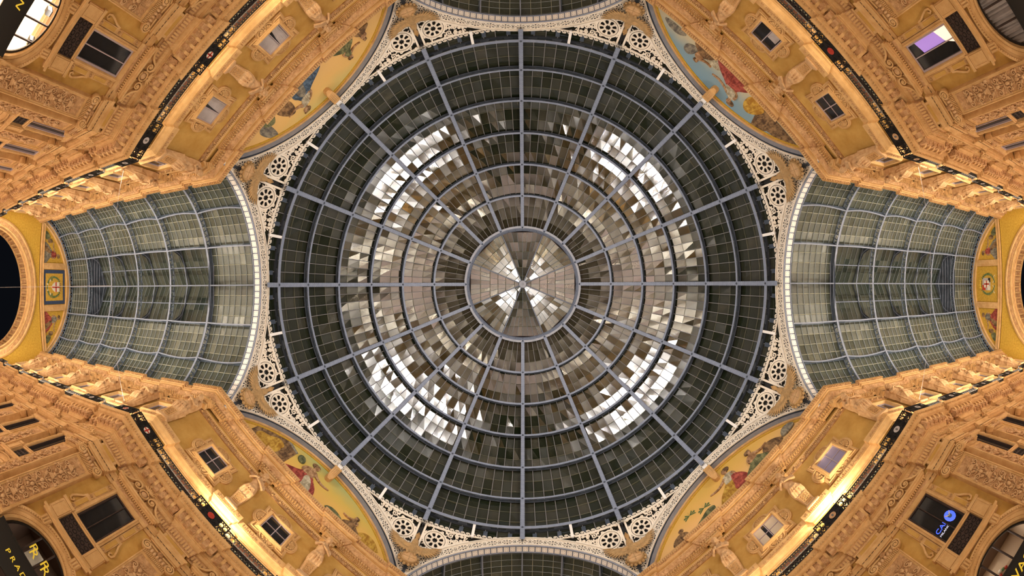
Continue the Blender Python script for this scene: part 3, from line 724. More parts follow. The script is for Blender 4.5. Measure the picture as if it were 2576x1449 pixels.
# ------------------------------------------------------------------ caryatids
def fold_ring(cx, cy, z, rx, ry, n=40, k=9, amp=.05, ph=0.):
    out = []
    for i in range(n):
        a = 2*pi*i/n; f = 1+amp*sin(k*a+ph)+amp*.5*sin((k*2+1)*a-ph*2)
        out.append((cx+rx*f*cos(a), cy+ry*f*sin(a), z))
    return out
def caryatid():
    b = MB()
    # tapering pedestal
    b.bx(-.52, .52, 0, .60, 0, .16, 'statue'); b.bx(-.46, .46, 0, .54, .16, .26, 'statue'); b.bx(-.40, .40, 0, .48, .26, .36, 'statue')
    b.rings([[(-w, 0, z), (w, 0, z), (w, d, z), (-w, d, z)] for z, w, d in ((.36, .33, .40), (1.95, .44, .70))], 'statue')
    # drapery: gathered skirt with long folds, knotted at the waist
    b.rings([fold_ring(0, .36, z, rx, ry*.82, k=9, amp=am, ph=ph) for z, rx, ry, am, ph in
             ((1.15, .36, .22, .12, 0), (1.32, .42, .30, .14, .2), (1.6, .45, .36, .15, .5), (2.0, .44, .37, .13, .9), (2.3, .40, .34, .08, 1.2), (2.45, .35, .30, .03, 1.4))], 'statue')
    for i in range(5):
        a = -1.0+.5*i; b.tube([(.0, .72, 2.25), (.30*sin(a), .80, 2.0), (.46*sin(a), .74, 1.7), (.5*sin(a), .60, 1.36)], .05, 'statue', 6, rr=[.05, .07, .08, .05])
    b.ell((0, .72, 2.28), (.16, .12, .12), 'statue')
    # torso, shoulders, neck
    b.rings([fold_ring(0, y, z, rx, ry, 24, 3, .0) for z, y, rx, ry in ((2.38, .38, .33, .27), (2.6, .40, .33, .27), (2.85, .42, .40, .30), (3.02, .42, .47, .27), (3.14, .42, .40, .22), (3.22, .43, .17, .16), (3.42, .47, .12, .12))], 'statue')
    for sg in (-1, 1): b.ell((sg*.17, .62, 2.86), (.15, .13, .14), 'statue')
    # arms: one folded over the breast, the other raised to the head
    b.tube([(-.44, .42, 3.02), (-.56, .52, 2.78), (-.54, .66, 2.54), (-.22, .82, 2.66), (.10, .84, 2.78)], .1, 'statue', 8, rr=[.13, .12, .10, .085, .06])
    b.tube([(.44, .42, 3.02), (.60, .52, 2.82), (.62, .66, 2.60), (.40, .80, 2.86), (.14, .80, 3.06)], .1, 'statue', 8, rr=[.13, .12, .10, .085, .06])
    for x0, sg, z0 in ((.14, 1, 2.80), (.10, -1, 3.08)):
        for i in range(4): b.tube([(x0*sg, .86, z0-.05+.035*i), (x0*sg+.13*sg, .88, z0-.04+.04*i)], .022, 'statue', 5)
        b.tube([(x0*sg, .88, z0+.06), (x0*sg+.05*sg, .93, z0+.12)], .024, 'statue', 5)
    # head with face and curled hair, bent forward
    b.ell((0, .56, 3.58), (.175, .20, .235), 'statue', 14, 9)
    b.ell((0, .77, 3.56), (.035, .055, .06), 'statue'); b.ell((0, .73, 3.46), (.07, .04, .025), 'statue'); b.ell((0, .70, 3.39), (.06, .05, .05), 'statue')
    for sg in (-1, 1):
        b.ell((sg*.07, .735, 3.61), (.035, .025, .02), 'statue'); b.ell((sg*.075, .75, 3.655), (.06, .03, .018), 'statue'); b.ell((sg*.18, .56, 3.56), (.03, .04, .055), 'statue')
    g = random.Random(4)
    for i in range(46):
        a = g.random()*2*pi; e_ = g.random()*1.2; x, y, z = sin(e_+.5)*cos(a), sin(e_+.5)*sin(a), cos(e_+.4)
        if y > .55 and z < .45: continue
        b.ell((x*.2, .54+y*.21, 3.62+z*.22), (.065, .065, .065), 'statue', 6, 5)
    for i in range(12): a = pi*i/11; b.ell((.21*cos(a), .50, 3.60-.12*abs(cos(a))), (.07, .08, .09), 'statue', 6, 5)
    # back slab that joins the figure to the wall
    b.rings([[(-w, 0, z), (w, 0, z), (w, .30, z), (-w, .30, z)] for z, w in ((1.6, .40), (2.4, .30), (3.1, .34), (3.75, .22))], 'statue')
    b.v = [(x*.84, y*.84+(max(0, z-1.1)*.07 if y > .12 else 0), z) for x, y, z in b.v]
    me = remesh(b.mesh('caryatid'), .026, 'statue', 1)
    # carved ornament on the pedestal front, and the console above the head
    c = MB()
    outline_frame(c, [(-.26, .48), (.26, .48), (.31, 1.22), (-.31, 1.22)], [(0, .41), (0, .47), (-.04, .47), (-.05, .42)], 'stone')
    c.mi('stone')
    for z in (.62, .80, .98, 1.14):
        for sg in (-1, 1): c.ribbon(P3([(sg*p[0], p[1]) for p in spiral((.12, z), .09, 1.1, 0., 10)], .43), .03, .05, 'stone')
        c.ell((0, .45, z), (.03, .04, .07), 'stone', 6, 4)
    c.v = [(x*.84, (y+(z-.36)*.19)*.84+.005, z) for x, y, z in c.v]
    k = MB()
    k.bx(-.42, .42, 0, .46, 4.02, 4.15, 'stone'); k.bx(-.48, .48, 0, .54, 4.15, 4.3, 'stone'); k.bx(-.42, .42, 0, .36, 3.7, 3.95, 'stone')
    k.bx(-.5, .5, 0, .3, 4.3, 4.72, 'stone')
    return me, c.mesh('pedestal ornament'), k.mesh('console')
CM, CO, CK = caryatid()
def car(kt, q, lab, grp='caryatids of the attic storey'):
    put([('figure', CM), ('pedestal_ornament', CO), ('head_console', CK)], 'caryatid_statue', kt, q, lab, 'statue', grp, kind=None, v=.12, z=15.98)
for q in QUADS:
    for s in (2.52, -2.52): car(('d', s), q, f'stone caryatid with crossed arms on the {QN[q]} diagonal wall, {"nearer the side arm" if s > 0 else "farther from the side arm"}')
    car(('c', 0), q, f'stone caryatid at the angle where the {QN[q]} diagonal wall meets the side arm')
    for i, x in enumerate(ARM_ST): car(('a', x), q, f'stone caryatid on the {QN[q]} arm wall, {ORD[i]} beyond the corner')

# ------------------------------------------------------------------ eagles at the eight angles of the iron octagon
def eagle():
    b = MB()
    # local: y towards the centre, z up; origin on the cornice
    b.ell((0, .35, 1.55), (.34, .34, .75), 'eagle', 14, 9)                 # body
    b.tube([(0, .45, 2.0), (0, .55, 2.4), (0, .72, 2.62)], .2, 'eagle', 10, rr=[.27, .2, .17])
    b.ell((0, .80, 2.68), (.17, .24, .17), 'eagle', 10, 7); b.tube([(0, .98, 2.68), (0, 1.12, 2.64), (0, 1.17, 2.52)], .05, 'eagle', 6, rr=[.08, .06, .02])
    for i in range(5): b.ell((-.24+.12*i, .2, .80), (.09, .08, .35), 'eagle', 8, 5, Matrix.Rotation((i-2)*.12, 3, 'Y'))
    for sg in (-1, 1):
        b.tube([(sg*.16, .45, 1.1), (sg*.24, .58, .85), (sg*.28, .6, .62)], .1, 'eagle', 8, rr=[.16, .11, .07])
        b.tube([(sg*.2, .42, 1.75), (sg*.55, .42, 1.75), (sg*.95, .40, 2.1)], .15, 'eagle', 8, rr=[.24, .19, .11])
        for i in range(11):                                                # long flight feathers
            t = i/10; base = Vector((sg*(.25+.7*t), .36, 1.62+.42*t*t)); a = R_(-80+118*t); L = .62+.5*t
            tip = base+Vector((sg*cos(a)*L, .06, sin(a)*L)); mid = (base+tip)/2+Vector((0, .06, 0))
            b.tube([base, mid, tip], .08, 'eagle', 6, rr=[.11, .10, .035])
        for j in range(2):
            for i in range(9):
                t = i/8; a = R_(-75+100*t); b.ell((sg*(.25+.66*t+.16*j*cos(a)), .47-.03*j, 1.66+.40*t*t+.16*j*sin(a)), (.17, .07, .09), 'eagle', 6, 5, Matrix.Rotation(-sg*a, 3, 'Y'))
    body = remesh(b.mesh('eagle'), .035, 'eagle', 1)
    d = MB()
    def disc(r, y0, y1, n=26): return [[(r*cos(2*pi*i/n), y, .35+r*sin(2*pi*i/n)) for i in range(n)] for y in (y0, y1)]
    d.rings(disc(.56, .25, .52), 'eagle'); d.rings(disc(.47, .52, .56), 'statue')
    d.tube([(.50*cos(2*pi*i/26), .55, .35+.50*sin(2*pi*i/26)) for i in range(26)], .05, 'eagle', 6, closed=True)
    d.bx(-.46, .46, .555, .585, .335, .365, 'eagle'); d.bx(-.015, .015, .555, .585, -.1, .8, 'eagle')
    for i in range(14): a = 2*pi*i/14; d.ell((.62*cos(a), .36, .35+.62*sin(a)), (.11, .12, .11), 'eagle', 8, 5)
    return body, d.mesh('medallion')
EM, ED = eagle()
RG = 17.8/cos(pi/8)     # corner radius of the iron octagon
for k in range(8):
    a = pi/8+k*pi/4; q = (1 if cos(a) > 0 else -1, 1 if sin(a) > 0 else -1); side = 'side arm' if abs(cos(a)) > abs(sin(a)) else 'end arm'
    c = (cos(a)*(RG-.45), sin(a)*(RG-.45))
    tree('eagle_sculpture', [('eagle', EM), ('cross_medallion', ED)], (c[0], c[1], 22.45), rzof((-cos(a), -sin(a))), label=f'stone eagle with spread wings over a crossed disc, {QN[q]}, at the {side} edge', cat='sculpture', group='eagles at the angles of the dome')

# ------------------------------------------------------------------ balcony railing
def rail(L, kind):
    """railing of length L centred on the origin, in the plane y=0, z from 0 to .84"""
    f = MB(); hl = L/2; z1 = .84
    f.bx(-hl, hl, -.03, .03, z1-.05, z1, 'iron'); f.bx(-hl, hl, -.025, .025, 0, .05, 'iron'); f.bx(-hl, hl, -.015, .015, .36, .40, 'iron')
    p = MB()
    pan = .0
    if kind == 'medal': pan = .62
    for sg in (-1, 1):
        f.bx(sg*hl-.025, sg*hl+.025, -.03, .03, 0, z1, 'iron')
    if pan:
        pan = .5
        for sg in (-1, 1): f.bx(sg*pan-.02, sg*pan+.02, -.025, .025, 0, z1, 'iron')
        p.bx(-pan, pan, -.012, .004, .05, z1-.05, 'iron')
        for sg in (-1, 1):
            for sz in (0, 1):
                c = (sg*.42, .18 if sz == 0 else .64); f.ribbon(P3(spiral(c, .14, 1.6, sz*2., 18), .01), .03, .03, 'iron')
        for i in range(8): a = 2*pi*i/8; f.ell((.27*cos(a), .02, .42+.27*sin(a)), (.06, .03, .06), 'iron', 6, 4)
        f.tube([(.215*cos(2*pi*i/18), .03, .42+.215*sin(2*pi*i/18)) for i in range(18)], .022, 'iron', 5, closed=True)
    segs = [(-hl, hl)] if not pan else [(-hl, -pan), (pan, hl)]
    for a, b in segs:
        n = max(1, round((b-a)/.30))
        for i in range(n):
            u0 = a+(b-a)*i/n; u1 = a+(b-a)*(i+1)/n; c = (u0+u1)/2; w = (u1-u0)/2
            # arched oval loop with centre bar
            lo = [(c-w*.86, .40)]+[(c-w*.86*cos(pi*j/8), .55+.13*sin(pi*j/8)) for j in range(9)]+[(c+w*.86, .40)]
            f.ribbon(P3(lo, -.01), .036, .03, 'iron'); f.ribbon(P3([(c-w*.8, .40), (c-w*.3, .47), (c, .42), (c+w*.3, .47), (c+w*.8, .40)], -.01), .04, .02, 'iron')
            f.bx(c-.008, c+.008, -.01, .01, .36, z1-.04, 'iron')
            for sg in (-1, 1): f.ribbon([(c+sg*w*.5+.055*cos(2*pi*j/8), -.01, .735+.05*sin(2*pi*j/8)) for j in range(8)], .028, .02, 'iron', closed=True)
            f.bx(u1-.008, u1+.008, -.01, .01, .36, z1-.04, 'iron')
            # dense scrollwork below
            for sg in (-1, 1):
                f.ribbon(P3([(c+sg*abs(x_), z_) for x_, z_ in spiral((w*.5, .24), .095, 1.5, 1., 14)], -.01), .042, .02, 'iron')
                f.ell((c+sg*w*.52, 0, .10), (.07, .02, .055), 'iron', 6, 4); f.ell((c+sg*w*.98, 0, .26), (.05, .02, .07), 'iron', 6, 4)
                f.ell((c+sg*w*.1, 0, .16), (.03, .02, .05), 'iron', 6, 4)
            f.ell((c, 0, .32), (.05, .02, .03), 'iron', 6, 4)
    if kind == 'medal':
        for sg in (-1, 1): f.bx(sg*hl-.02, sg*hl+.02, -.24, 0, z1-.05, z1, 'iron'); f.bx(sg*hl-.02, sg*hl+.02, -.24, 0, 0, .05, 'iron')
        for sg in (-1, 1): f.ribbon([(sg*hl, -.12+.09*cos(2*pi*j/10), .5+.25*sin(2*pi*j/10)) for j in range(10)], .03, .02, 'iron', closed=True, nrm=(1, 0, 0))
    return f.mesh('ironwork'), (p.mesh('panel') if pan else None)
RA, RB, RC = rail(3.0, 'plain'), rail(2.04, 'medal'), rail(1.5, 'medal')
def medal(kind):
    m = MB(); n = 22; r = .185
    base = {'cross': 'whitem', 'red': 'redm', 'grey': 'curtain', 'pink': 'skinm'}[kind]
    m.rings([[(r*cos(2*pi*i/n), y, .42+r*sin(2*pi*i/n)) for i in range(n)] for y in (.01, .045)], base)
    if kind == 'cross': m.bx(-.18, .18, .045, .055, .38, .46, 'redm'); m.bx(-.04, .04, .045, .055, .24, .6, 'redm')
    if kind in ('pink', 'grey'): m.ell((.0, .045, .42), (.06, .015, .1), 'greym', 8, 4)
    return m.mesh('medallion')
MD = {k: medal(k) for k in ('cross', 'red', 'grey', 'pink')}
RZ = 13.36
def railing(kt, q, which, med, lab, sc=None, v=1.0):
    fm, pm = which
    parts = [('ironwork', fm)]
    if pm: parts += [('back_panel', pm, [('medallion', MD[med])])]
    put(parts, 'balcony_railing', kt, q, lab, 'railing', 'wrought iron balcony railings' if not pm else 'bowed railing sections with medallions', kind=None, v=v, z=RZ, sc=sc)
MK = {(-1, -1): ('cross', 'grey'), (1, -1): ('red', 'pink'), (-1, 1): ('red', 'cross'), (1, 1): ('pink', 'grey')}
MNAME = {'cross': 'red cross medallion', 'red': 'red medallion', 'grey': 'grey medallion', 'pink': 'pinkish medallion'}
for q in QUADS:
    n = QN[q]; a, c = MK[q]
    railing(('d', 0.), q, RA, None, f'plain black railing stretch in the middle of the {n} diagonal balcony')
    railing(('d', 5.03), q, RA, None, f'plain black railing stretch on the {n} diagonal balcony toward the side arm')
    railing(('d', -5.03), q, RA, None, f'plain black railing stretch on the {n} diagonal balcony away from the side arm')
    railing(('d', 2.52), q, RB, a, f'bowed railing with {MNAME[a]}, {n} diagonal balcony toward the side arm', v=1.2)
    railing(('d', -2.52), q, RB, a, f'bowed railing with {MNAME[a]}, {n} diagonal balcony away from the side arm', v=1.2)
    railing(('d', 7.56), q, RB, c, f'bowed black corner railing with {MNAME[c]} on the {n} diagonal balcony', v=1.2)
    railing(('d', -7.56), q, RB, c, f'bowed railing with {MNAME[c]}, far end of the {n} diagonal balcony', v=1.2)
    railing(('a', 19.15), q, RC, c, f'short bowed railing with medallion just inside the {n} arm', v=1.2)
    railing(('a', 20.92), q, RA, None, f'plain railing on the {n} arm, nearest the octagon', sc=(.68, 1, 1))
    for i, x in enumerate(ARM_ST):
        railing(('a', x), q, RB, 'grey', f'bowed railing with grey medallion on the {n} arm, {ORD[i]} from the octagon', v=1.2)
        railing(('a', x+BAY/2), q, RA, None, f'plain railing stretch on the {n} arm, {ORD[i+1]} from the octagon', sc=(.935, 1, 1))
# floodlights standing behind the railing
fl = MB(); fl.bx(-.16, .16, -.12, .12, .10, .36, 'iron'); fl.bx(-.03, .03, -.03, .03, 0, .1, 'iron')
fb = MB(); fb.bx(-.12, .12, -.09, .09, .361, .366, 'lamp')
flm, fbm = fl.mesh('housing'), fb.mesh('lens')
for q in QUADS:
    spots = [('a', x, ORD[i]) for i, x in enumerate(ARM_ST)]
    for k, t, o in spots:
        put([('housing', flm, [('lens', fbm)])], 'floodlight', (k, t+.55), q, f'small black floodlight behind the railing of the {QN[q]} arm, {o} from the octagon', 'floodlight', 'floodlights behind the balcony railing', kind=None, v=.95, z=RZ+.5)

# ------------------------------------------------------------------ painted lunettes above the diagonal cornices
def smooth_poly(pts, it=2):
    for _ in range(it):
        o = []
        for i, p in enumerate(pts):
            n = pts[(i+1) % len(pts)]; o += [(p[0]*.75+n[0]*.25, p[1]*.75+n[1]*.25), (p[0]*.25+n[0]*.75, p[1]*.25+n[1]*.75)]
        pts = o
    return pts
def folds(name, lo, hi):
    m, n, b = nt(name); L = n.links.new
    tc = node(n, 'ShaderNodeTexCoord'); mp = node(n, 'ShaderNodeMapping'); mp.inputs['Scale'].default_value = (3.2, 1, .9); mp.inputs['Rotation'].default_value = (0, .6, 0); L(tc.outputs['Object'], mp.inputs[0]); w = node(n, 'ShaderNodeTexNoise', i_Scale=1.6, i_Detail=4., i_Distortion=1.2); L(mp.outputs[0], w.inputs['Vector'])
    nz = node(n, 'ShaderNodeTexNoise', i_Scale=3., i_Detail=5.); L(tc.outputs['Object'], nz.inputs['Vector'])
    a = node(n, 'ShaderNodeMath', operation='MULTIPLY'); L(w.outputs[0], a.inputs[0]); L(nz.outputs[0], a.inputs[1])
    r = ramp(n, [(.16, lo), (.36, hi)]); L(a.outputs[0], r.inputs[0]); L(r.outputs[0], b.inputs['Base Color']); b.inputs['Roughness'].default_value = .8
    return m
for k_, lo_, hi_ in (('redm', (.16, .018, .012), (.46, .10, .07)), ('whitem', (.26, .22, .14), (.58, .52, .38)), ('bluem', (.03, .05, .08), (.12, .19, .28)), ('greenm', (.05, .06, .025), (.22, .22, .10)),
                     ('brownm', (.07, .035, .015), (.30, .18, .08)), ('gmos', (.30, .14, .01), (.56, .36, .06)), ('skinm', (.22, .11, .045), (.50, .31, .17)), ('greym', (.10, .09, .08), (.30, .27, .20))):
    M['d_'+k_] = folds('painted '+k_, lo_, hi_)
DR = {k_: 'd_'+k_ for k_ in ('redm', 'whitem', 'bluem', 'greenm', 'brownm', 'gmos', 'skinm', 'greym')}
def sky(name, lo, mid, hi):
    m, n, b = nt(name); L = n.links.new
    tc = node(n, 'ShaderNodeTexCoord'); sp = node(n, 'ShaderNodeSeparateXYZ'); L(tc.outputs['Object'], sp.inputs[0])
    nz = node(n, 'ShaderNodeTexNoise', i_Scale=.7, i_Detail=5.); L(tc.outputs['Object'], nz.inputs['Vector'])
    a = node(n, 'ShaderNodeMath', operation='MULTIPLY_ADD'); a.inputs[1].default_value = 1.6; L(nz.outputs[0], a.inputs[0]); L(sp.outputs[2], a.inputs[2])
    mr = node(n, 'ShaderNodeMapRange'); mr.inputs['From Min'].default_value = 23.3; mr.inputs['From Max'].default_value = 27.; L(a.outputs[0], mr.inputs[0])
    r = ramp(n, [(.1, lo), (.5, mid), (.95, hi)]); L(mr.outputs[0], r.inputs[0]); L(r.outputs[0], b.inputs['Base Color']); b.inputs['Roughness'].default_value = .8
    return m
M['sky_gold'] = sky('gold green painted sky', (.72, .46, .17), (.72, .46, .15), (.52, .46, .16))
M['sky_blue'] = sky('blue painted sky', (.50, .46, .32), (.22, .33, .38), (.17, .30, .40))
M['sky_green'] = sky('green gold painted sky', (.70, .43, .11), (.60, .43, .09), (.32, .40, .17))
M['sky_ochre'] = sky('ochre painted sky', (.74, .46, .18), (.70, .43, .11), (.58, .38, .07))
def lun(items):
    out = []
    for i, (k, key, pts) in enumerate(items):
        mb = MB(); out.append(mb); key = DR.get(key, key)
        y = .115+.006*i
        if k == 'e':
            s, z, rx, rz_, ang = pts
            poly = [(-(s+rx*cos(t)*cos(ang)-rz_*sin(t)*sin(ang)), z+rx*cos(t)*sin(ang)+rz_*sin(t)*cos(ang)) for t in [2*pi*j/18 for j in range(18)]]
        else: poly = [(-s, z) for s, z in (smooth_poly(pts) if k == 's' else pts)]
        mb.prism(poly, .10, y, key)
    return [('painted_shape', m_.mesh('painted shape')) for m_ in out]
def P(s0, z0, k, lean, robe, top, flip=1, hair='brownm', arm=True, drape=None):
    """a loosely painted seated robed shape"""
    def T(pts): return [(s0+flip*x*k+lean*z*k, z0+z*k) for x, z in pts]
    def E(x, z, rx, rz_, a=0): p = T([(x, z)])[0]; return (p[0], p[1], rx*k, rz_*k, a)
    o = [('e', hair, E(-.07, 2.46, .27, .25)),
         ('s', robe, T([(-1.2, -.1), (1.3, -.1), (1.15, .35), (.95, .75), (.62, 1.05), (.40, 1.38), (-.28, 1.4), (-.42, 1.0), (-.85, .62), (-1.15, .3)])),
         ('s', 'skinm', T([(-.10, 1.9), (.12, 1.9), (.12, 2.3), (-.08, 2.3)])),
         ('s', top, T([(-.34, 1.2), (.42, 1.2), (.36, 1.5), (.44, 1.86), (.20, 2.06), (-.18, 2.06), (-.42, 1.84), (-.30, 1.5)])),
         ('e', 'skinm', E(.05, 2.38, .17, .22, .1)), ('s', hair, T([(-.22, 2.36), (-.16, 2.62), (.06, 2.68), (.22, 2.56), (.04, 2.5), (-.08, 2.3)]))]
    if arm: o.append(('s', 'skinm', T([(.28, 1.96), (.55, 1.72), (.95, 1.52), (1.45, 1.62), (1.5, 1.52), (.98, 1.36), (.5, 1.5), (.26, 1.7)])))
    o.append(('s', 'skinm', T([(-.34, 1.9), (-.5, 1.6), (-.48, 1.25), (-.1, 1.1), (-.1, 1.2), (-.36, 1.34), (-.34, 1.6), (-.2, 1.8)])))
    if drape: o.append(('s', drape, T([(.15, 1.25), (.5, .95), (.85, .3), (.9, -.1), (.25, -.1), (.2, .4), (0., .9)])))
    return o
FIG = {
 (-1, -1): ('sky_gold', 'golden green sky with a blue robed reclining shape',
    [('s', 'greym', [(4.0, 22.4), (4.9, 22.6), (4.9, 23.6), (4.6, 24.5), (4.25, 24.6), (4.1, 23.8)]), ('s', 'greenm', [(3.2, 22.3), (4.4, 22.5), (4.3, 23.0), (3.8, 23.4), (3.5, 23.0)]),
     ('s', 'brownm', [(2.0, 22.4), (3.3, 22.5), (3.1, 23.6), (2.7, 24.3), (2.2, 24.2)])]+P(.35, 22.35, 1.1, .55, 'bluem', 'whitem', drape='greym')
    +P(-2.6, 22.5, .72, -.05, 'greenm', 'greenm', -1)+P(-4.2, 22.5, .5, .1, 'brownm', 'skinm', 1, arm=False)),
 (1, -1): ('sky_blue', 'blue sky with a red robed seated shape',
    [('s', 'whitem', [(.3, 22.7), (2.0, 22.7), (1.9, 23.4), (.8, 23.7)]), ('s', 'greym', [(3.4, 22.7), (5.6, 22.7), (5.0, 23.4), (4.0, 23.5)]),
     ('p', 'brownm', [(-6.6, 22.6), (-3.0, 22.6), (-3.0, 24.0), (-3.3, 25.1), (-4.0, 24.9), (-4.3, 24.2), (-5.2, 23.9), (-5.6, 24.3)]),
     ('s', 'gmos', [(-3.3, 22.7), (-1.9, 22.6), (-1.8, 23.7), (-2.1, 24.4), (-2.6, 24.5), (-3.1, 23.8)]), ('s', 'greym', [(2.5, 23.0), (3.3, 23.4), (3.4, 24.2), (2.9, 24.5), (2.5, 23.9)])]
    +P(-.2, 22.35, 1.15, -.38, 'redm', 'whitem', drape='redm')+P(2.1, 22.6, .68, .05, 'brownm', 'skinm', -1)),
 (-1, 1): ('sky_green', 'green gold sky, block wall and red and white draped shape',
    [('p', 'brownm', [(-5.6, 22.5), (-2.7, 22.5), (-2.6, 24.5), (-4.6, 25.2), (-5.5, 24.2)]), ('p', 'greym', [(-4.6, 25.2), (-2.6, 24.5), (-2.55, 24.72), (-4.3, 25.4)]),
     ('s', 'gmos', [(-5.3, 22.4), (-3.6, 22.5), (-3.4, 23.4), (-3.7, 24.0), (-4.3, 24.1), (-4.6, 23.6), (-5.2, 23.3)]), ('e', 'gmos', (-3.9, 23.85, .45, .42, .2)),
     ('s', 'greenm', [(.9, 22.5), (2.6, 22.5), (2.3, 22.95), (1.7, 23.15), (1.2, 23.0)]), ('s', 'gmos', [(3.4, 22.4), (5.6, 22.5), (5.3, 23.1), (4.8, 23.5), (4.2, 23.5), (3.8, 23.1)])]
    +P(-1.35, 22.35, 1.15, .12, 'redm', 'skinm', drape='whitem')+[('e', 'greenm', (-2.1, 24.5, .3, .4, .3))]+P(3.1, 22.5, .62, .05, 'brownm', 'brownm', -1)),
 (1, 1): ('sky_ochre', 'ochre sky with palms and a red and yellow draped shape',
    [('s', 'brownm', [(-5.0, 22.4), (-3.6, 22.4), (-3.6, 23.0), (-4.1, 23.4), (-4.8, 23.1)]), ('e', 'brownm', (-4.0, 23.5, .2, .22, 0)), ('s', 'greenm', [(-3.6, 22.5), (-1.4, 22.5), (-1.2, 23.2), (-1.8, 23.4), (-2.6, 22.9)]),
     ('s', 'brownm', [(3.0, 22.6), (4.9, 22.5), (4.5, 23.4), (3.8, 23.9), (3.3, 23.6)])]
    +P(.45, 22.35, 1.15, .08, 'gmos', 'whitem', -1, drape=None)+[('s', 'redm', [(.3, 22.4), (1.7, 22.5), (1.5, 23.5), (1.0, 24.15), (.7, 24.1), (.6, 23.3)])]
    +P(2.35, 22.4, .9, .12, 'greenm', 'skinm', 1)+[('s', 'greym', [(4.6, 22.6), (6.0, 22.6), (5.7, 23.3), (5.0, 23.4)])]),
}
GI = (7.8, 18.5)     # inner arc of the iron arches: radius, centre height
GO = (9.0, 18.3)     # outer arc
def arcz(g, u): return g[1]+sqrt(max(g[0]**2-u*u, 0))
for q in QUADS:
    (x, y), r = diag(q, 0.)
    skyk, dsc, items = FIG[q]
    w = MB(); w.prism([(-7.9, 21.6)]+[(7.9*cos(a), 18.6+7.9*sin(a)) for a in [pi-R_(22.5)-(pi-2*R_(22.5))*i/32 for i in range(33)]]+[(7.9, 21.6)], -.1, .10, skyk)
    shapes = lun(items)
    if q == (1, 1):
        f = MB()
        for c in ((-2.95, 24.2), (-1.9, 23.7)):
            for i in range(7): a = -.4+i*.66; f.prism([(-c[0], c[1]), (-(c[0]+.45*cos(a)), c[1]+.38*sin(a)+.06), (-(c[0]+.5*cos(a)), c[1]+.38*sin(a)-.1)], .10, .125, 'greenm')
        shapes.append(('painted_palms', f.mesh('palms')))
    b = MB(); b.ribbon(P3(arcpts(0, 18.5, 7.42, R_(155), R_(25), 40), .10), .18, .05, 'gmos'); b.ribbon(P3(arcpts(0, 18.5, 7.62, R_(155), R_(25), 40), .10), .2, .12, 'stone')
    tree('lunette_mosaic', [('painted_sky', w.mesh('sky')), ('border', b.mesh('border'))]+shapes, (x, y, 0), r,
         label=f'{QN[q]} half round mosaic, {dsc}', cat='mosaic painting')

# ------------------------------------------------------------------ iron arches around the dome (eight, rosette faced)
DG = 17.8
def rosette_arch(diagonal):
    m = MB(); amax = math.asin(7.37/GI[0])
    # face band made of ribbons: two rims, cell bars, rosettes
    def pt(a, t, v):      # a angle from the crown, t across the band 0..1
        ri = (GI[0]*sin(a), GI[1]+GI[0]*cos(a)); ro = (GO[0]*sin(a*.93), GO[1]+GO[0]*cos(a*.93))
        return (ri[0]+(ro[0]-ri[0])*t, v, ri[1]+(ro[1]-ri[1])*t)
    N = 56
    for t, w in ((.05, .09), (.94, .12), (.80, .035)): m.ribbon([pt(-amax+2*amax*i/N, t, 0) for i in range(N+1)], w, .08, 'cream')
    cells = 19
    for c in range(cells+1):
        a = -amax+2*amax*c/cells; m.ribbon([pt(a, 0, .01), pt(a, .8, .01)], .04, .05, 'cream')
    for c in range(cells):
        a = -amax+2*amax*(c+.5)/cells; da = amax/cells
        def rp(x, y, v=.0): return pt(a+x*da, .43+y*.36, v)
        for sx in (-1, 1):
            for sy in (-1, 1): m.ribbon([rp(sx*.70, sy*.62), rp(sx*.98, sy*.98)], .07, .05, 'cream'); m.ribbon([rp(sx*.45, sy*.9), rp(sx*.62, sy*1.08)], .06, .05, 'cream')
        m.ribbon([rp(.80*cos(2*pi*i/16), .94*sin(2*pi*i/16)) for i in range(16)], .085, .05, 'cream', closed=True)
        m.ribbon([rp(.22*cos(2*pi*i/8), .26*sin(2*pi*i/8)) for i in range(8)], .055, .06, 'cream', closed=True)
        for i in range(8):
            g = 2*pi*(i+.5)/8; m.ribbon([rp(.25*cos(g), .28*sin(g)), rp(.8*cos(g), .94*sin(g))], .04, .04, 'cream', ww=[.05, .12])
        for sx in (-1, 1):
            for sy in (-1, 1): m.ribbon([rp(sx*.98, sy*.35), rp(sx*.80, sy*.72), rp(sx*.55, sy*1.0), rp(sx*.9, sy*.95)], .05, .04, 'cream')
    k = MB()
    if diagonal:
        back = [pt(-amax+2*amax*i/N, 0, 0) for i in range(N+1)]
        k.rings([[(p[0], v, p[2]) for p in back] for v in (-.02, -.45)], 'blued', closed=False)
        k.rings([[(p[0]*.985, v, p[2]-.08) for p in back] for v in (-.02, -.42)], 'blue', closed=False)
    else:
        # soffit of white plates with dark rivets, seen from below
        M2 = 44; cen = [pt(-amax+2*amax*i/M2, 0, 0) for i in range(M2+1)]
        k.rings([[(p[0], v, p[2]) for p in cen] for v in (-.0, -.62)], 'blue', closed=False)
        for i in range(M2):
            a = -amax+2*amax*(i+.5)/M2; p = pt(a, -.03, 0); L = 2*amax*GI[0]/M2*.80
            k.box((p[0], -.33, p[2]), (L, .40, .05), 'white', ry=a)
            tx, tz = cos(a), -sin(a)
            for sx in (-.25, .25):
                for sy in (-.1, .1): k.box((p[0]+tx*L*sx-sin(a)*.028, -.33+sy, p[2]+tz*L*sx-cos(a)*.028), (.03, .03, .01), 'blued', ry=a)
        for v in (-.02, -.62): k.ribbon([(p[0]*.993, v, p[2]-.05) for p in cen], .09, .04, 'blue')
    bk = MB()
    bk.rings([[(pt(-amax+2*amax*i/N, t, -.14)[0], -.14, pt(-amax+2*amax*i/N, t, -.14)[2]) for i in range(N+1)] for t in (0., 1.)], 'blued', closed=False)
    return m.mesh('rosette band'), k.mesh('soffit'), bk.mesh('backing plate')
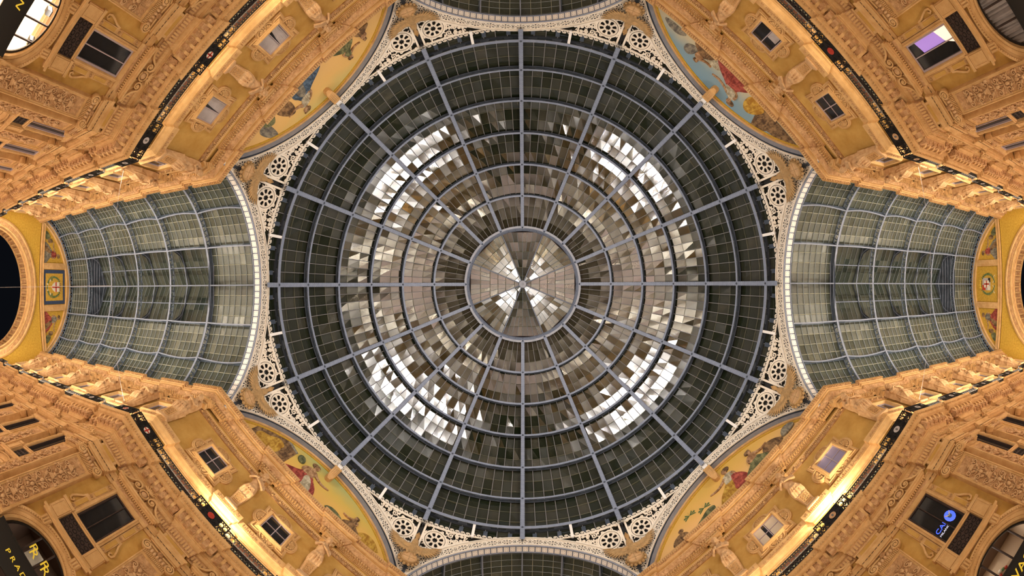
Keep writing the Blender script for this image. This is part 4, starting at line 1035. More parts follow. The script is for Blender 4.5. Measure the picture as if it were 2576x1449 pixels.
AD, AA = rosette_arch(True), rosette_arch(False)
for k in range(8):
    a = k*pi/4; isd = k % 2 == 1; mm = AD if isd else AA
    nm = {0: 'right', 2: 'lower', 4: 'left', 6: 'upper'}.get(k) or QN[(1 if cos(a) > 0 else -1, 1 if sin(a) > 0 else -1)]
    tree('iron_arch', [('rosette_band', mm[0]), ('soffit', mm[1]), ('backing_plate', mm[2])], (cos(a)*DG, sin(a)*DG, 0), rzof((-cos(a), -sin(a))),
         label=f'cream pierced iron arch {"over the "+nm+" mosaic painting" if isd else "with white soffit plates at the "+nm+" arm"}', cat='iron arch', group='rosette arches around the dome')

# pierced spandrels between the arches
ZT = 27.05; RT = 18.02
def sp_pt(X, Z, sg, off=0.):
    """X metres from the angle, Z height; sg side"""
    a = X/18.3; psi = pi/8-a           # angle from the arch axis
    u = DG*math.tan(psi); zb = arcz(GO, min(u, 7.37)); rb = DG/cos(psi)
    t = max(0., min(1., (Z-zb)/max(ZT-zb, .3))); r = rb+(RT-rb)*t-off
    return (r*cos(a*sg), r*sin(a*sg), Z)
def spandrel():
    m = MB(); bk = MB()
    for sg in (-1, 1):
        def Pp(pts): return [sp_pt(x, z, sg) for x, z in pts]
        nf = lambda p: Vector((-p[0], -p[1], 0)).normalized()
        def rb(pts, w, t=.05, closed=False, ww=None): m.ribbon(Pp(pts), w*1.45, t, 'cream', nf=nf, closed=closed, ww=ww)
        def zb(X): return arcz(GO, min(DG*math.tan(pi/8-X/18.3), 7.37))
        rb([(X, ZT-.04) for X in [.22+i*.2 for i in range(17)]], .10)
        rb([(X, zb(X)+.07) for X in [.22+i*.2 for i in range(17)]], .10)
        rb([(.24, z) for z in (23.7, 24.6, 25.5, 26.4, 27.)], .10)
        c = (1.16, 25.92)
        def cir(r, n=24, cc=c): return [(cc[0]+r*cos(2*pi*i/n), cc[1]+r*sin(2*pi*i/n)) for i in range(n)]
        rb(cir(.80, 28), .09, closed=True); rb(cir(.66, 28), .05, closed=True)
        st = []
        for i in range(16): r = .27 if i % 2 else .20; st.append((c[0]+r*cos(2*pi*i/16), c[1]+r*sin(2*pi*i/16)))
        rb(st, .06, .06, closed=True)
        for i in range(8):
            a = 2*pi*i/8; tip = (c[0]+.52*cos(a), c[1]+.52*sin(a))
            rb([(c[0]+.24*cos(a), c[1]+.24*sin(a)), tip, (c[0]+.66*cos(a), c[1]+.66*sin(a))], .1, .05, ww=[.15, .07, .16])
            b = a+pi/8; rb([(c[0]+.40*cos(b-.32), c[1]+.40*sin(b-.32)), (c[0]+.58*cos(b-.26), c[1]+.58*sin(b-.26)), (c[0]+.63*cos(b), c[1]+.63*sin(b)), (c[0]+.58*cos(b+.26), c[1]+.58*sin(b+.26)), (c[0]+.40*cos(b+.32), c[1]+.40*sin(b+.32))], .035, .04)
            q_ = (c[0]+.88*cos(b), c[1]+.88*sin(b))
            if q_[0] > .32 and q_[1] < ZT-.12 and q_[1] > zb(q_[0])+.15: rb([(q_[0]+.08*cos(t), q_[1]+.08*sin(t)) for t in [2*pi*j/8 for j in range(8)]], .05, .05, closed=True)
        g = random.Random(5)
        for i in range(190):     # small leaf filling wherever room is left
            X = .34+3.0*g.random(); Z = 23.8+3.3*g.random()
            if Z > ZT-.1 or Z < zb(X)+.12 or hypot(X-c[0], Z-c[1]) < .86: continue
            a = g.random()*3.1; rb([(X-.11*cos(a), Z-.11*sin(a)), (X, Z), (X+.11*cos(a), Z+.11*sin(a))], .06, .04, ww=[.03, .11, .03])
        x = 2.12
        for r in (.24, .17, .12, .08):
            zm = (ZT+zb(x))/2; h = (ZT-zb(x))/2
            for sz in (-1, 1):
                cc = (x, zm+sz*h*.45); rb([(p_[0], p_[1]) for p_ in spiral(cc, min(r, h*.42), 1.5, sz*1.2, 16, dirn=sz)], .055, .05)
            x += r*1.9
        cc = (.52, 24.45); rb(spiral(cc, .18, 1.5, 1., 16), .05); rb(spiral((.5, 24.95), .14, 1.5, 2., 14), .05)
        xs = [.0+i*.24 for i in range(15)]
        bk.rings([[sp_pt(X, zb(X)-.1, sg, -.22) for X in xs], [sp_pt(X, ZT, sg, -.22) for X in xs]], 'dark', closed=False)
    return m.mesh('pierced plate'), bk.mesh('backing plate')
SP = spandrel()
for k in range(8):
    a = pi/8+k*pi/4; q = (1 if cos(a) > 0 else -1, 1 if sin(a) > 0 else -1)
    tree('iron_spandrel', [('pierced_plate', SP[0]), ('backing_plate', SP[1])], (0, 0, 0), a, label=f'cream pierced iron spandrel with star rosettes behind the {QN[q]} eagle at the {"side" if abs(cos(a)) > abs(sin(a)) else "end"} arm', cat='iron spandrel', group='pierced spandrels with star rosettes')
# dark frame behind the eagles, closing the angle down to the cornice
cf = MB()
cf.bx(RG-.1, RG+.3, -.5, .5, 21.6, 24.0, 'blued')
cfm = cf.mesh('corner frame')
for k in range(8):
    a = pi/8+k*pi/4; q = (1 if cos(a) > 0 else -1, 1 if sin(a) > 0 else -1)
    ob('corner_plate', cfm, loc=(0, 0, 0), rz=a, label=f'dark blue iron plate behind the {QN[q]} eagle at the {"side" if abs(cos(a)) > abs(sin(a)) else "end"} arm', cat='iron plate', group='dark plates at the angles')

# ------------------------------------------------------------------ the dome
RD, ZD = 17.6, 28.5
EL = [0., 13., 25.5, 37.7, 49., 60., 70.8]
def dp(az, el, r=RD): return Vector((r*cos(el)*cos(az), r*cos(el)*sin(az), ZD+r*sin(el)))
dome = ob('glass_dome', None, loc=(0, 0, 0), label='great round glass dome on sixteen blue grey iron ribs over the octagon', cat='dome')
# ribs
rm = MB()
els = [-.10+(R_(71.2)+.10)*i/40 for i in range(41)]
wr = lambda e: .24 if e < 1 else .22
def ribpts(r, w): return [[(dp(0, e, r)[0], s*w/2, dp(0, e, r)[2]) for s in (-1, 1)] for e in els]
f1, f2 = ribpts(RD, .34), ribpts(RD+.5, .2)
rm.rings([[a[0], a[1], b_ if False else (a[1][0]+.04*cos(e), a[1][1], a[1][2]+.04*sin(e)), (a[0][0]+.04*cos(e), a[0][1], a[0][2]+.04*sin(e))] for a, b_, e in zip(f1, f2, els)], 'blue')
rm.rings([[(dp(0, e, r_)[0], s*.02, dp(0, e, r_)[2]) for s, r_ in ((-1, RD+.03), (1, RD+.03), (1, RD+.55), (-1, RD+.55))] for e in els], 'blued')
for i in range(90):      # rivet rows
    e = -.08+(R_(71)+.08)*i/90
    for s in (-1, 1): p = dp(0, e, RD-.012); rm.box((p[0], s*.13, p[2]), (.03, .03, .03), 'blued', ry=-e+pi/2)
for e in EL: p = dp(0, R_(e), RD-.02); rm.ell((p[0], 0, p[2]), (.09, .09, .09), 'blued', 8, 5)
rib_me = rm.mesh('rib')
for k in range(16): ob('rib', rib_me, dome, rz=k*pi/8)
# ring beams : flat inner flange and a pierced web
for i, e in enumerate(EL[:-1]):
    e = R_(e); g = MB(); w = .36 if i == 0 else .19; n = 128
    def rg(r, de): return [dp(2*pi*j/n, e+de, r) for j in range(n+1)]
    hw = w/2/RD
    g.rings([rg(RD, -hw), rg(RD, hw)], 'blue', closed=False); g.rings([rg(RD+.04, -hw), rg(RD, -hw)], 'blue', closed=False); g.rings([rg(RD, hw), rg(RD+.04, hw)], 'blue', closed=False)
    g.rings([rg(RD+.36, -.006), rg(RD+.36, .012)], 'blued', closed=False)
    g.rings([rg(RD+.36, .0), rg(RD+.52, .0)], 'blued', closed=False)
    for j in range(64):
        a = 2*pi*(j+.5)/64
        p = [dp(a-.010, e, RD), dp(a+.010, e, RD), dp(a+.022, e, RD+.38), dp(a-.022, e, RD+.38)]
        g.add(p, [(0, 1, 2, 3)], 'blued')
    ob('ring_beam', g.mesh('ring beam'), dome)
# glazing : one panel per sector and tier, lapped panes set at slightly different tilts
RGL = RD+.56; LAPS = (.08, .20, .24, .25, .20, .15, .16)
def glass_panel(e0, e1, ncol, nrow, seed, LAP, az0=0., az1=pi/8, r=RGL, key='dglass', bar='bar', lapk='lap'):
    g = random.Random(seed); m = MB(); u0, u1 = az0+.006, az1-.006
    for i in range(nrow):
        for j in range(ncol):
            a0 = u0+(u1-u0)*j/ncol; a1 = u0+(u1-u0)*(j+1)/ncol; b0 = e0+(e1-e0)*i/nrow; b1 = e0+(e1-e0)*(i+1)/nrow
            tl = g.gauss(0, .022); tr_ = g.gauss(0, .016); lap = LAP*(b1-b0)*r
            P = [dp(a0, b0, r+lap+tr_), dp(a1, b0, r+lap-tr_), dp(a1, b1, r+tl), dp(a0, b1, r+tl)]
            if i: m.add([dp(a0, b0, r+lap+tr_), dp(a1, b0, r+lap-tr_), dp(a1, b0, r), dp(a0, b0, r)], [(0, 1, 2, 3)], lapk)
            t = g.random(); val = (t*.3 if t < .8 else .2+.4*g.random(), g.random()**1.5, g.random())
            m.add(P, [(0, 1, 2, 3)], key, val)
    for j in range(ncol+1):
        a = u0+(u1-u0)*j/ncol; w = .0012 if ncol > 1 else .001
        ps = [dp(a, e0+(e1-e0)*i/4, r-.07) for i in range(5)]; m.tube([tuple(p) for p in ps], .026, bar, 4)
    for i in range(1, nrow+1):
        b = e0+(e1-e0)*i/nrow; m.tube([tuple(dp(u0+(u1-u0)*j/6, b, r-.05)) for j in range(7)], .014, lapk, 4)
    return m
TIERS = [(-5.2, 0.8, 1, 8), (0.8, 13.2, 3, 8), (13.2, 25.7, 3, 8), (25.7, 37.9, 3, 8), (37.9, 49.2, 3, 7), (49.2, 60.2, 3, 6), (60.2, 71.5, 3, 5)]
for ti, (a, b, nr, nc) in enumerate(TIERS):
    for k in range(16):
        if ti == 0 and k % 2: pass
        me = glass_panel(R_(a), R_(b), nc, nr, 100*ti+k, LAPS[ti]).mesh('glass panel', attr=True)
        ob('glass_panel', me, dome, rz=k*pi/8)
# drum below the first ring: dark fascia, lattice and running scroll
dr = MB(); n = 128
def hoop(r, z): return [(r*cos(2*pi*j/n), r*sin(2*pi*j/n), z) for j in range(n+1)]
dr.rings([hoop(18.45, 27.0), hoop(18.3, 27.55), hoop(18.2, 28.2)], 'blued', closed=False)
dr.rings([hoop(18.05, 27.0), hoop(18.5, 27.0)], 'dark', closed=False)
for j in range(64):
    a = 2*pi*(j+.5)/64; dr.add([(18.02*cos(a+s*.012), 18.02*sin(a+s*.012), z) for s, z in ((-.7, 27.3), (.7, 27.3), (.7, 28.2), (-.7, 28.2))], [(0, 1, 2, 3)], 'blued')
ob('drum', dr.mesh('drum'), dome)
sc = MB(); nw = 292
sc.rings([hoop(18.0, 27.06), hoop(17.97, 27.14)], 'cream', closed=False); sc.rings([hoop(18.0, 27.06), hoop(18.06, 27.06)], 'cream', closed=False)
for j in range(nw):
    a0 = 2*pi*j/nw
    def q3(x, z): a = a0+x/18.; return (17.98*cos(a), 17.98*sin(a), 27.14+z)
    pts = [(-.24, .0), (-.17, .03), (-.13, .12)]+[(.01+p[0], .17+p[1]) for p in spiral((0, 0), .14, 1.4, 2.9, 16, dirn=-1)]
    sc.ribbon([q3(x, z) for x, z in pts], .062, .03, 'cream', nf=lambda p: Vector((-p[0], -p[1], 0)).normalized())
ob('scroll_frieze', sc.mesh('scroll frieze'), dome)
# white posts between drum and first ring
for k in range(32):
    if k % 2: aa = k*pi/16; w = .20
    elif k % 4 == 0 and (k//4) % 1 == 0 and k % 8 == 0: aa = k*pi/16; w = .34
    elif k % 8 == 4: aa = k*pi/16; w = .36
    else: continue
    p = MB(); rb_ = 17.66 if k % 8 == 4 else 18.0
    p.rings([[(rb_+o, s, (26.2 if k % 8 == 4 else 26.6) if k % 2 == 0 else 27.0) for o, s in ((-.06, -w/2), (-.06, w/2), (.1, w/2), (.1, -w/2))], [(17.72+o, s, 28.35) for o, s in ((-.06, -w/2), (-.06, w/2), (.1, w/2), (.1, -w/2))]], 'white')
    if k % 8 == 4:
        for j in range(3): p.box((17.61, -.09+.09*j, 27.1), (.02, .03, 1.0), 'greym', ry=.03)
    ob('post', p.mesh('post'), dome, rz=aa)
for k in (1, 3, 5, 7):
    a = k*pi/4; c = MB(); q = (1 if cos(a) > 0 else -1, 1 if sin(a) > 0 else -1)
    c.rings([[(x, s*w, z) for s in (-1, 1) for x in ((x0, x1) if s < 0 else (x1, x0))] for z, x0, x1, w in ((24.85, 17.98, 18.3, .12), (25.05, 17.75, 18.3, .24), (25.4, 17.66, 18.3, .27), (26.05, 17.62, 18.3, .26), (26.2, 17.58, 18.3, .3))], 'stone')
    for j in range(4): c.tube([(17.62, -.18+.12*j, 26.0), (17.64, -.18+.12*j, 25.4), (17.76, -.16+.11*j, 25.1)], .035, 'stone', 5)
    ob('stone_corbel', c.mesh('corbel'), loc=(0, 0, 0), rz=a, label=f'small fluted stone corbel at the crown of the {QN[q]} arch', cat='corbel', group='corbels at the crowns of the diagonal arches')
# ------------------------------------------------------------------ lantern
ZL = ZD+RD*sin(R_(70.8)); RL = RD*cos(R_(70.8))
lan = ob('dome_lantern', None, loc=(0, 0, 0), label='eight sided glass lantern inside the pale ring at the crown of the dome', cat='lantern')
g = MB(); n = 64
def hp(r, z): return [(r*cos(2*pi*j/n), r*sin(2*pi*j/n), z) for j in range(n+1)]
g.rings([hp(RL+.16, ZL+.02), hp(RL-.02, ZL), hp(RL-.06, ZL+.02)], 'bluelit' if 'bluelit' in M else 'blue', closed=False)
g.rings([hp(RL-.06, ZL+.02), hp(RL-.24, ZL+.55), hp(RL-.26, ZL+1.0)], 'blue', closed=False)
g.rings([hp(RL+.16, ZL+.02), hp(RL+.16, ZL+1.0)], 'blued', closed=False)
for j in range(48): a = 2*pi*j/48; g.box((cos(a)*(RL-.2), sin(a)*(RL-.2), ZL+.5), (.04, .05, .4), 'blued', a)
ob('ring', g.mesh('lantern ring'), lan)
ZC = ZL+1.25; RC_ = RL*1.02; ZP = ZC+1.9
def lpt(k, s, t):
    """face k, s -1..1 along the eave, t 0 eave ..1 apex"""
    a0 = pi/8+k*pi/4-pi/4; a1 = a0+pi/4; ax, ay = RC_*cos(a0), RC_*sin(a0); bx, by = RC_*cos(a1), RC_*sin(a1)
    f = (s+1)/2; x, y = ax+(bx-ax)*f, ay+(by-ay)*f; return Vector((x*(1-t), y*(1-t), ZC+(ZP-ZC)*t))
rows = [(0., .19, 8), (.19, .37, 8), (.37, .52, 4), (.52, .67, 4), (.67, .84, 2), (.84, .985, 2)]
for k in range(8):
    m = MB(); g2 = random.Random(50+k)
    for t0, t1, nc in rows:
        for j in range(nc):
            s0, s1 = -1+2*j/nc, -1+2*(j+1)/nc; z = Vector((0, 0, g2.gauss(0, .010))); z2 = Vector((0, 0, g2.gauss(0, .010)))
            t = g2.random(); v = (t*.4 if t < .6 else .3+.7*g2.random(), g2.random(), g2.random())
            m.add([lpt(k, s0, t0)+z, lpt(k, s1, t0)+z2, lpt(k, s1, t1)-z, lpt(k, s0, t1)-z2], [(0, 1, 2, 3)], 'dglass', v)
        m.tube([tuple(lpt(k, -1, t1)-Vector((0, 0, .05))), tuple(lpt(k, 1, t1)-Vector((0, 0, .05)))], .022, 'lap', 4)
    for j in range(1, 8):
        t = .52 if j % 2 else (.84 if j % 4 else .985)
        if j % 2: t = .37
        elif j % 4: t = .67
        m.tube([tuple(lpt(k, -1+2*j/8, 0)-Vector((0, 0, .06))), tuple(lpt(k, -1+2*j/8, t)-Vector((0, 0, .06)))], .016, 'barv', 4)
    ob('glass_face', m.mesh('lantern face', attr=True), lan)
    h = MB(); h.tube([tuple(lpt(k, -1, 0)-Vector((0, 0, .1))), tuple(lpt(k, -1, .99)-Vector((0, 0, .1)))], .045, 'blue', 5); h.tube([tuple(lpt(k, -1, 0)-Vector((0, 0, .05))), tuple(lpt(k, 1, 0)-Vector((0, 0, .05)))], .05, 'brownd', 5)
    ob('hip_bar', h.mesh('hip bar'), lan)
h = MB(); h.rings([[(r*cos(2*pi*j/20), r*sin(2*pi*j/20), z) for j in range(20)] for r, z in ((.36, ZP-.1), (.40, ZP-.22), (.34, ZP-.26), (.12, ZP-.27), (.08, ZP-.34), (.02, ZP-.36))], 'bluelit')
ob('hub', h.mesh('hub'), lan)
w = MB(); w.rings([hp(RL+.1, ZL+.9), hp(RC_*1.0, ZC+.05)], 'dark', closed=False); ob('curb', w.mesh('curb'), lan)

# ------------------------------------------------------------------ barrel vaults of the four arms
VR, VC = 7.6, 18.8
def vp(X, ph, r=VR): return (X, r*sin(ph), VC+r*cos(ph))
FIRST = 18.35
M['lapv'] = flat('pale lap of vault panes', (.44, .44, .35), .6)
def vault_rib():
    m = MB(); N = 44; ph = [R_(-70+140*i/N) for i in range(N+1)]
    m.rings([[vp(x, p, r) for x, r in ((-.09, VR), (.09, VR), (.09, VR+.04), (-.09, VR+.04))] for p in ph], 'blue')
    m.rings([[vp(x, p, r) for x, r in ((-.07, VR+.47), (.07, VR+.47), (.07, VR+.52), (-.07, VR+.52))] for p in ph], 'bluev')
    for i in range(46):
        p0 = R_(-69+3*i); p1 = p0+R_(3); m.rings([[vp(x, p0+d, r) for x, d in ((-.015, -.006), (.02, -.006), (.02, .006), (-.015, .006))] for r in (VR, VR+.5)], 'bluev')
        a, b = (VR+.06, VR+.46) if i % 2 else (VR+.46, VR+.06)
        m.tube([vp(0, p0, a), vp(0, p1, b)], .03, 'bluev', 4)
    return m.mesh('rib')
def purlin(L, bow):
    m = MB(); N = 12
    xs = [L*i/N for i in range(N+1)]
    def rr(x): return VR+bow*sin(pi*x/L)
    m.rings([[(x, -.05, rr(x)), (x, .05, rr(x)), (x, .05, rr(x)+.03), (x, -.05, rr(x)+.03)] for x in xs], 'blue')
    m.rings([[(x, -.03, VR+.48), (x, .03, VR+.48), (x, .03, VR+.52), (x, -.03, VR+.52)] for x in xs], 'bluev')
    m.rings([[(x, 0, rr(x)+.03), (x, .01, VR+.5)] for x in (xs[:4])], 'bluev', closed=False, caps=False); m.rings([[(x, 0, rr(x)+.03), (x, .01, VR+.5)] for x in (xs[-4:])], 'bluev', closed=False, caps=False)
    return m.mesh('purlin')
def vault_panel(L, p0, p1, seed, rows=4, cols=8):
    g = random.Random(seed); m = MB(); r = VR+.56
    for i in range(rows):
        for j in range(cols):
            x0, x1 = L*j/cols, L*(j+1)/cols; a, b = p0+(p1-p0)*i/rows, p0+(p1-p0)*(i+1)/rows
            t = g.gauss(0, .003); q_ = .03
            lo, hi = (r-q_, r) if abs(a) > abs(b) else (r, r-q_)
            v = g.random(); m.add([vp(x0, a, lo+t), vp(x1, a, lo-t), vp(x1, b, hi), vp(x0, b, hi)], [(0, 1, 2, 3)], 'vglass', (.25+v*.25 if v < .93 else .5+v*.3, g.random(), g.random()))
    for j in range(cols+1): m.tube([vp(L*j/cols, p0+(p1-p0)*i/3, r-.07) for i in range(4)], .027, 'barv', 4)
    for i in range(rows+1): b = p0+(p1-p0)*i/rows; m.tube([vp(x, b, r-.045) for x in (0, L)], .024, 'lapv', 4)
    return m
rib_v = vault_rib(); PUR = {}
def raised_panel(L, sg, seed):
    g = random.Random(seed); m = MB(); ye, ze, zr = 2.95, 27.75, 29.3
    for i in range(3):
        for j in range(8):
            y0, y1 = ye*(1-i/3), ye*(1-(i+1)/3); z0, z1 = ze+(zr-ze)*i/3, ze+(zr-ze)*(i+1)/3; x0, x1 = L*j/8, L*(j+1)/8; t = g.gauss(0, .006)
            v = g.random(); m.add([(x0, sg*y0, z0-.03+t), (x1, sg*y0, z0-.03-t), (x1, sg*y1, z1), (x0, sg*y1, z1)], [(0, 1, 2, 3)], 'vglass', (v*.6, g.random(), .5))
    for j in range(9): m.tube([(L*j/8, sg*ye, ze-.07), (L*j/8, 0, zr-.07)], .022, 'barv', 4)
    m.tube([(0, sg*ye*.5, (ze+zr)/2-.1), (L, sg*ye*.5, (ze+zr)/2-.1)], .05, 'blue', 5)
    for z in (26.4, 26.75, 27.1, 27.45): m.tube([(0, sg*(2.9), z), (L, sg*2.9, z)], .05, 'blued', 4)
    m.add([(0, sg*3.02, 26.3), (L, sg*3.02, 26.3), (L, sg*3.02, 27.7), (0, sg*3.02, 27.7)], [(0, 1, 2, 3)], 'blued')
    return m
def raised_frame():
    m = MB()
    for sg in (-1, 1):
        arc = [(0, sg*(2.85-.0), 26.2)]+[(0, sg*(2.85-1.6*(1-cos(pi/2*t/8))), 26.4+2.0*sin(pi/2*t/8)) for t in range(9)]+[(0, 0, 28.75)]
        m.ribbon(arc, .08, .1, 'blue', nrm=(1, 0, 0))
        m.tube([(0, sg*2.9, 27.65), (0, 0, 29.15)], .05, 'blued', 5)
        m.add([(0.02, sg*2.85, 26.5), (0.02, sg*2.85, 27.6), (0.02, sg*1.5, 28.3), (0.02, sg*2.4, 27.6)], [(0, 1, 2, 3)], 'blued')
    return m.mesh('raised frame')
rf = raised_frame()
def vault(name, X_, rz, label, raised, seed):
    root = ob(name, None, loc=(0, 0, 0), rz=rz, label=label, cat='glass vault')
    for i, X in enumerate(X_[1:] if X_[0] < 18.6 else X_): ob('rib', rib_v, root, loc=(X, 0, 0))
    for i, (a, b) in enumerate(zip(X_, X_[1:])):
        L = round(b-a, 3)
        for d in (-63, -42, -21, 21, 42, 63, 0):
            key = (L, d in (0,), abs(d) == 21)
            if key not in PUR: PUR[key] = purlin(L, 0. if d == 0 else (.12 if abs(d) == 21 else .34))
            o = ob('purlin', PUR[key], root, loc=(a, 0, VC)); o.rotation_euler = (-R_(d), 0, 0)
        for k, (p0, p1) in enumerate(((-63, -42), (-42, -21), (-21, 0), (0, 21), (21, 42), (42, 63))):
            if k in (2, 3) and raised and i in raised: continue
            ob('glass_panel', vault_panel(L, R_(p0), R_(p1), seed+i*10+k).mesh('vault panel', attr=True), root, loc=(a, 0, 0))
        for sg, p0, p1 in ((-1, -80, -63), (1, 63, 80)): ob('glass_panel', vault_panel(L, R_(p0), R_(p1), seed+i*10+7+sg, 3, 8).mesh('vault panel', attr=True), root, loc=(a, 0, 0))
        if raised and i in raised:
            for sg in (-1, 1): ob('raised_panel', raised_panel(L, sg, seed+i*10+sg+100).mesh('raised panel', attr=True), root, loc=(a, 0, 0))
    if raised:
        for i in raised: ob('raised_frame', rf, root, loc=(X_[i], 0, 0))
        ob('raised_frame', rf, root, loc=(X_[max(raised)+1], 0, 0))
        for X in (X_[min(raised)]-.05, X_[max(raised)+1]+.05):
            e = MB()
            e.add([(X, -2.95, 26.2), (X, 2.95, 26.2), (X, 2.95, 27.75), (X, 0, 29.3), (X, -2.95, 27.75)], [(0, 1, 2, 3, 4)], 'blued')
            for z in (26.8, 27.2, 27.6, 28.0): e.tube([(X-.04, -2.8+max(0, z-27.75)*1.9, z), (X-.04, 2.8-max(0, z-27.75)*1.9, z)], .03, 'blue', 4)
            ob('end_louvre', e.mesh('end louvre'), root)
    r = MB(); r.tube([(X_[0], 0, 26.36), (X_[-1], 0, 26.36)], .05, 'blue', 6); ob('ridge_rod', r.mesh('ridge rod'), root)
XS = [18.4, 23.0, 27.8, 32.6, 37.45, 42.35, 47.5]
vault('glass_vault', XS, 0., 'long glazed barrel vault with a raised middle over the right arm', (1, 2, 3, 4), 1000)
vault('glass_vault', XS, pi, 'long glazed barrel vault with a raised middle over the left arm', (1, 2, 3, 4), 2000)
XT = [18.4, 23.0, 27.8]
vault('glass_vault', XT, pi/2, 'glazed barrel vault of which the near end shows at the bottom edge', None, 3000)
vault('glass_vault', XT, -pi/2, 'glazed barrel vault of which the near end shows at the top edge', None, 4000)

# ------------------------------------------------------------------ end walls of the long arms
def endwall(sx):
    r = rzof((-sx, 0)); loc = (sx*XEND, 0, 0); side = 'right' if sx > 0 else 'left'
    w = MB(); c, R0 = 14.5, 5.76
    arc = arcpts(0, c, R0, pi, 0, 32)
    for (u0, z0), (u1, z1) in zip(arc, arc[1:]): w.add([(u0, 0, z0), (u1, 0, z1), (u1, 0, 21.9), (u0, 0, 21.9)], [(0, 1, 2, 3)], 'gmos')
    for s in (-1, 1): w.add([(s*R0, 0, -H), (s*7.6, 0, -H), (s*7.6, 0, 21.9), (s*R0, 0, 21.9)], [(0, 1, 2, 3)], 'gmos' if 0 else 'stone' if 0 else 'gmos')
    lu = [(7.95*cos(a), VC+7.95*sin(a)) for a in [R_(22)+(pi-2*R_(22))*i/30 for i in range(31)]]
    w.prism(lu, -.1, 0, 'gmos')
    ob(f'wall_{"east" if sx > 0 else "west"}', w.mesh('end wall'), loc=loc, rz=r, label=f'gold mosaic end wall closing the {side} arm', cat='wall', kind='structure')
    a = MB()
    def ring(R_a, ca, v): return [(R_a, v, -H)]+[(R_a*cos(t), v, ca+R_a*sin(t)) for t in [pi*i/40 for i in range(41)]]+[(-R_a, v, -H)]
    seq = [(6.55, 14.75, 0), (6.55, 14.75, .22), (6.4, 14.7, .3), (6.3, 14.66, .22), (5.98, 14.56, .22), (5.9, 14.54, .28), (5.8, 14.5, .24), (5.76, 14.5, .0), (5.76, 14.5, -.2)]
    a.rings([ring(*q_) for q_ in seq], 'stone', closed=False)
    a.rings([ring(*q_) for q_ in ((6.28, 14.65, .235), (6.0, 14.57, .235))], 'fine', closed=False)
    for i in range(24):
        t = pi*(i+.5)/24; a.tube([(6.14*cos(t)+.12*cos(b), .25, 14.61+6.14*sin(t)+.12*sin(b)) for b in [2*pi*j/8 for j in range(8)]], .03, 'stone', 4, closed=True)
    s = MB()
    s.rings([ring(5.76, 14.5, -.2), ring(5.76, 14.5, -3.0)], 'fine', closed=False); s.rings([ring(5.6, 14.5, -.5), ring(5.6, 14.5, -.6)], 'stone', closed=False)
    for v in (-.4, -2.6): s.rings([ring(5.76, 14.5, v), ring(5.6, 14.5, v), ring(5.6, 14.5, v-.25), ring(5.76, 14.5, v-.25)], 'stone', closed=False)
    for i in range(17):
        t = pi*(i)/16
        for d in (-.045, .045): s.box((5.66*cos(t+d), -1.5, 14.5+5.66*sin(t+d)), (.15, 2.1, .12), 'stone', ry=-t)
        s.box((5.72*cos(t+.1), -1.5, 14.5+5.72*sin(t+.1)), (.03, 1.6, .7), 'fine', ry=-t)
    tree('entrance_arch', [('arch_moulding', a.mesh('arch moulding')), ('coffered_soffit', s.mesh('soffit'))], loc, r, label=f'great round entrance arch with carved rim at the end of the {side} arm', cat='arch')
    b = MB()
    b.bx(-7.3, 7.3, 0, .18, 21.85, 22.42, 'stone'); b.bx(-7.3, 7.3, 0, .26, 21.9, 22.0, 'stone'); b.bx(-7.3, 7.3, 0, .26, 22.3, 22.38, 'stone')
    N = 36; rr = lambda R_a, v: [(R_a*cos(t), v, VC+R_a*sin(t)) for t in [R_(24)+(pi-R_(48))*i/N for i in range(N+1)]]
    b.rings([rr(7.9, 0), rr(7.9, .2), rr(7.75, .24), rr(7.6, .16), rr(7.4, .16), rr(7.3, .24), rr(7.18, .2), rr(7.15, .0)], 'stone', closed=False)
    for s_ in (-1, 1): b.bx(s_*1.83, s_*2.45, 0, .2, 22.4, 25.9, 'stone'); b.bx(s_*2.0, s_*2.28, .2, .25, 22.4, 25.9, 'stone')
    tree('stone_lunette', [('moulded_border', b.mesh('lunette frame'))], loc, r, label=f'stone frame dividing the half round mosaic at the end of the {side} arm', cat='moulding')
    # central coat of arms
    p = MB(); g = MB(); wr = MB(); sh = MB()
    if sx < 0: p.bx(-1.76, 1.76, 0, .04, 22.48, 25.75, 'navy'); p.bx(-1.4, 1.4, .04, .05, 22.75, 25.45, 'gmos')
    else: p.bx(-1.8, 1.8, 0, .04, 22.45, 25.85, 'gmos')
    for s_ in (-1, 1):
        for i in range(12):
            t = -1.35+2.3*i/11; rad = 1.05; q_ = (s_*rad*cos(t), 24.05+1.05*sin(t)); wr.ell((q_[0], .06, q_[1]), (.07, .02, .17), 'greenm', 6, 4, Matrix.Rotation(s_*(t-.5), 3, 'Y')); wr.ell((q_[0]*.9, .06, q_[1]), (.05, .02, .12), 'greenm', 6, 4, Matrix.Rotation(-s_*(t+.6), 3, 'Y'))
    if sx < 0:
        sh.prism([(-.5, 24.9), (.5, 24.9), (.5, 24.2), (.3, 23.85), (0, 23.7), (-.3, 23.85), (-.5, 24.2)], .05, .08, 'whitem')
        sh.bx(-.09, .09, .08, .1, 23.74, 24.9, 'redm'); sh.bx(-.5, .5, .08, .1, 24.28, 24.46, 'redm')
        for i in range(5): sh.prism([(-.42+.17*i, 24.95), (-.3+.17*i, 24.95), (-.36+.2*i-.04, 25.3)], .05, .07, 'brownm')
        for i in range(9): t = pi+pi*i/8; sh.ell((.75*cos(t), .06, 23.75+.75*sin(t)), (.16, .02, .1), 'whitem' if i % 2 else 'greenm', 7, 4)
    else:
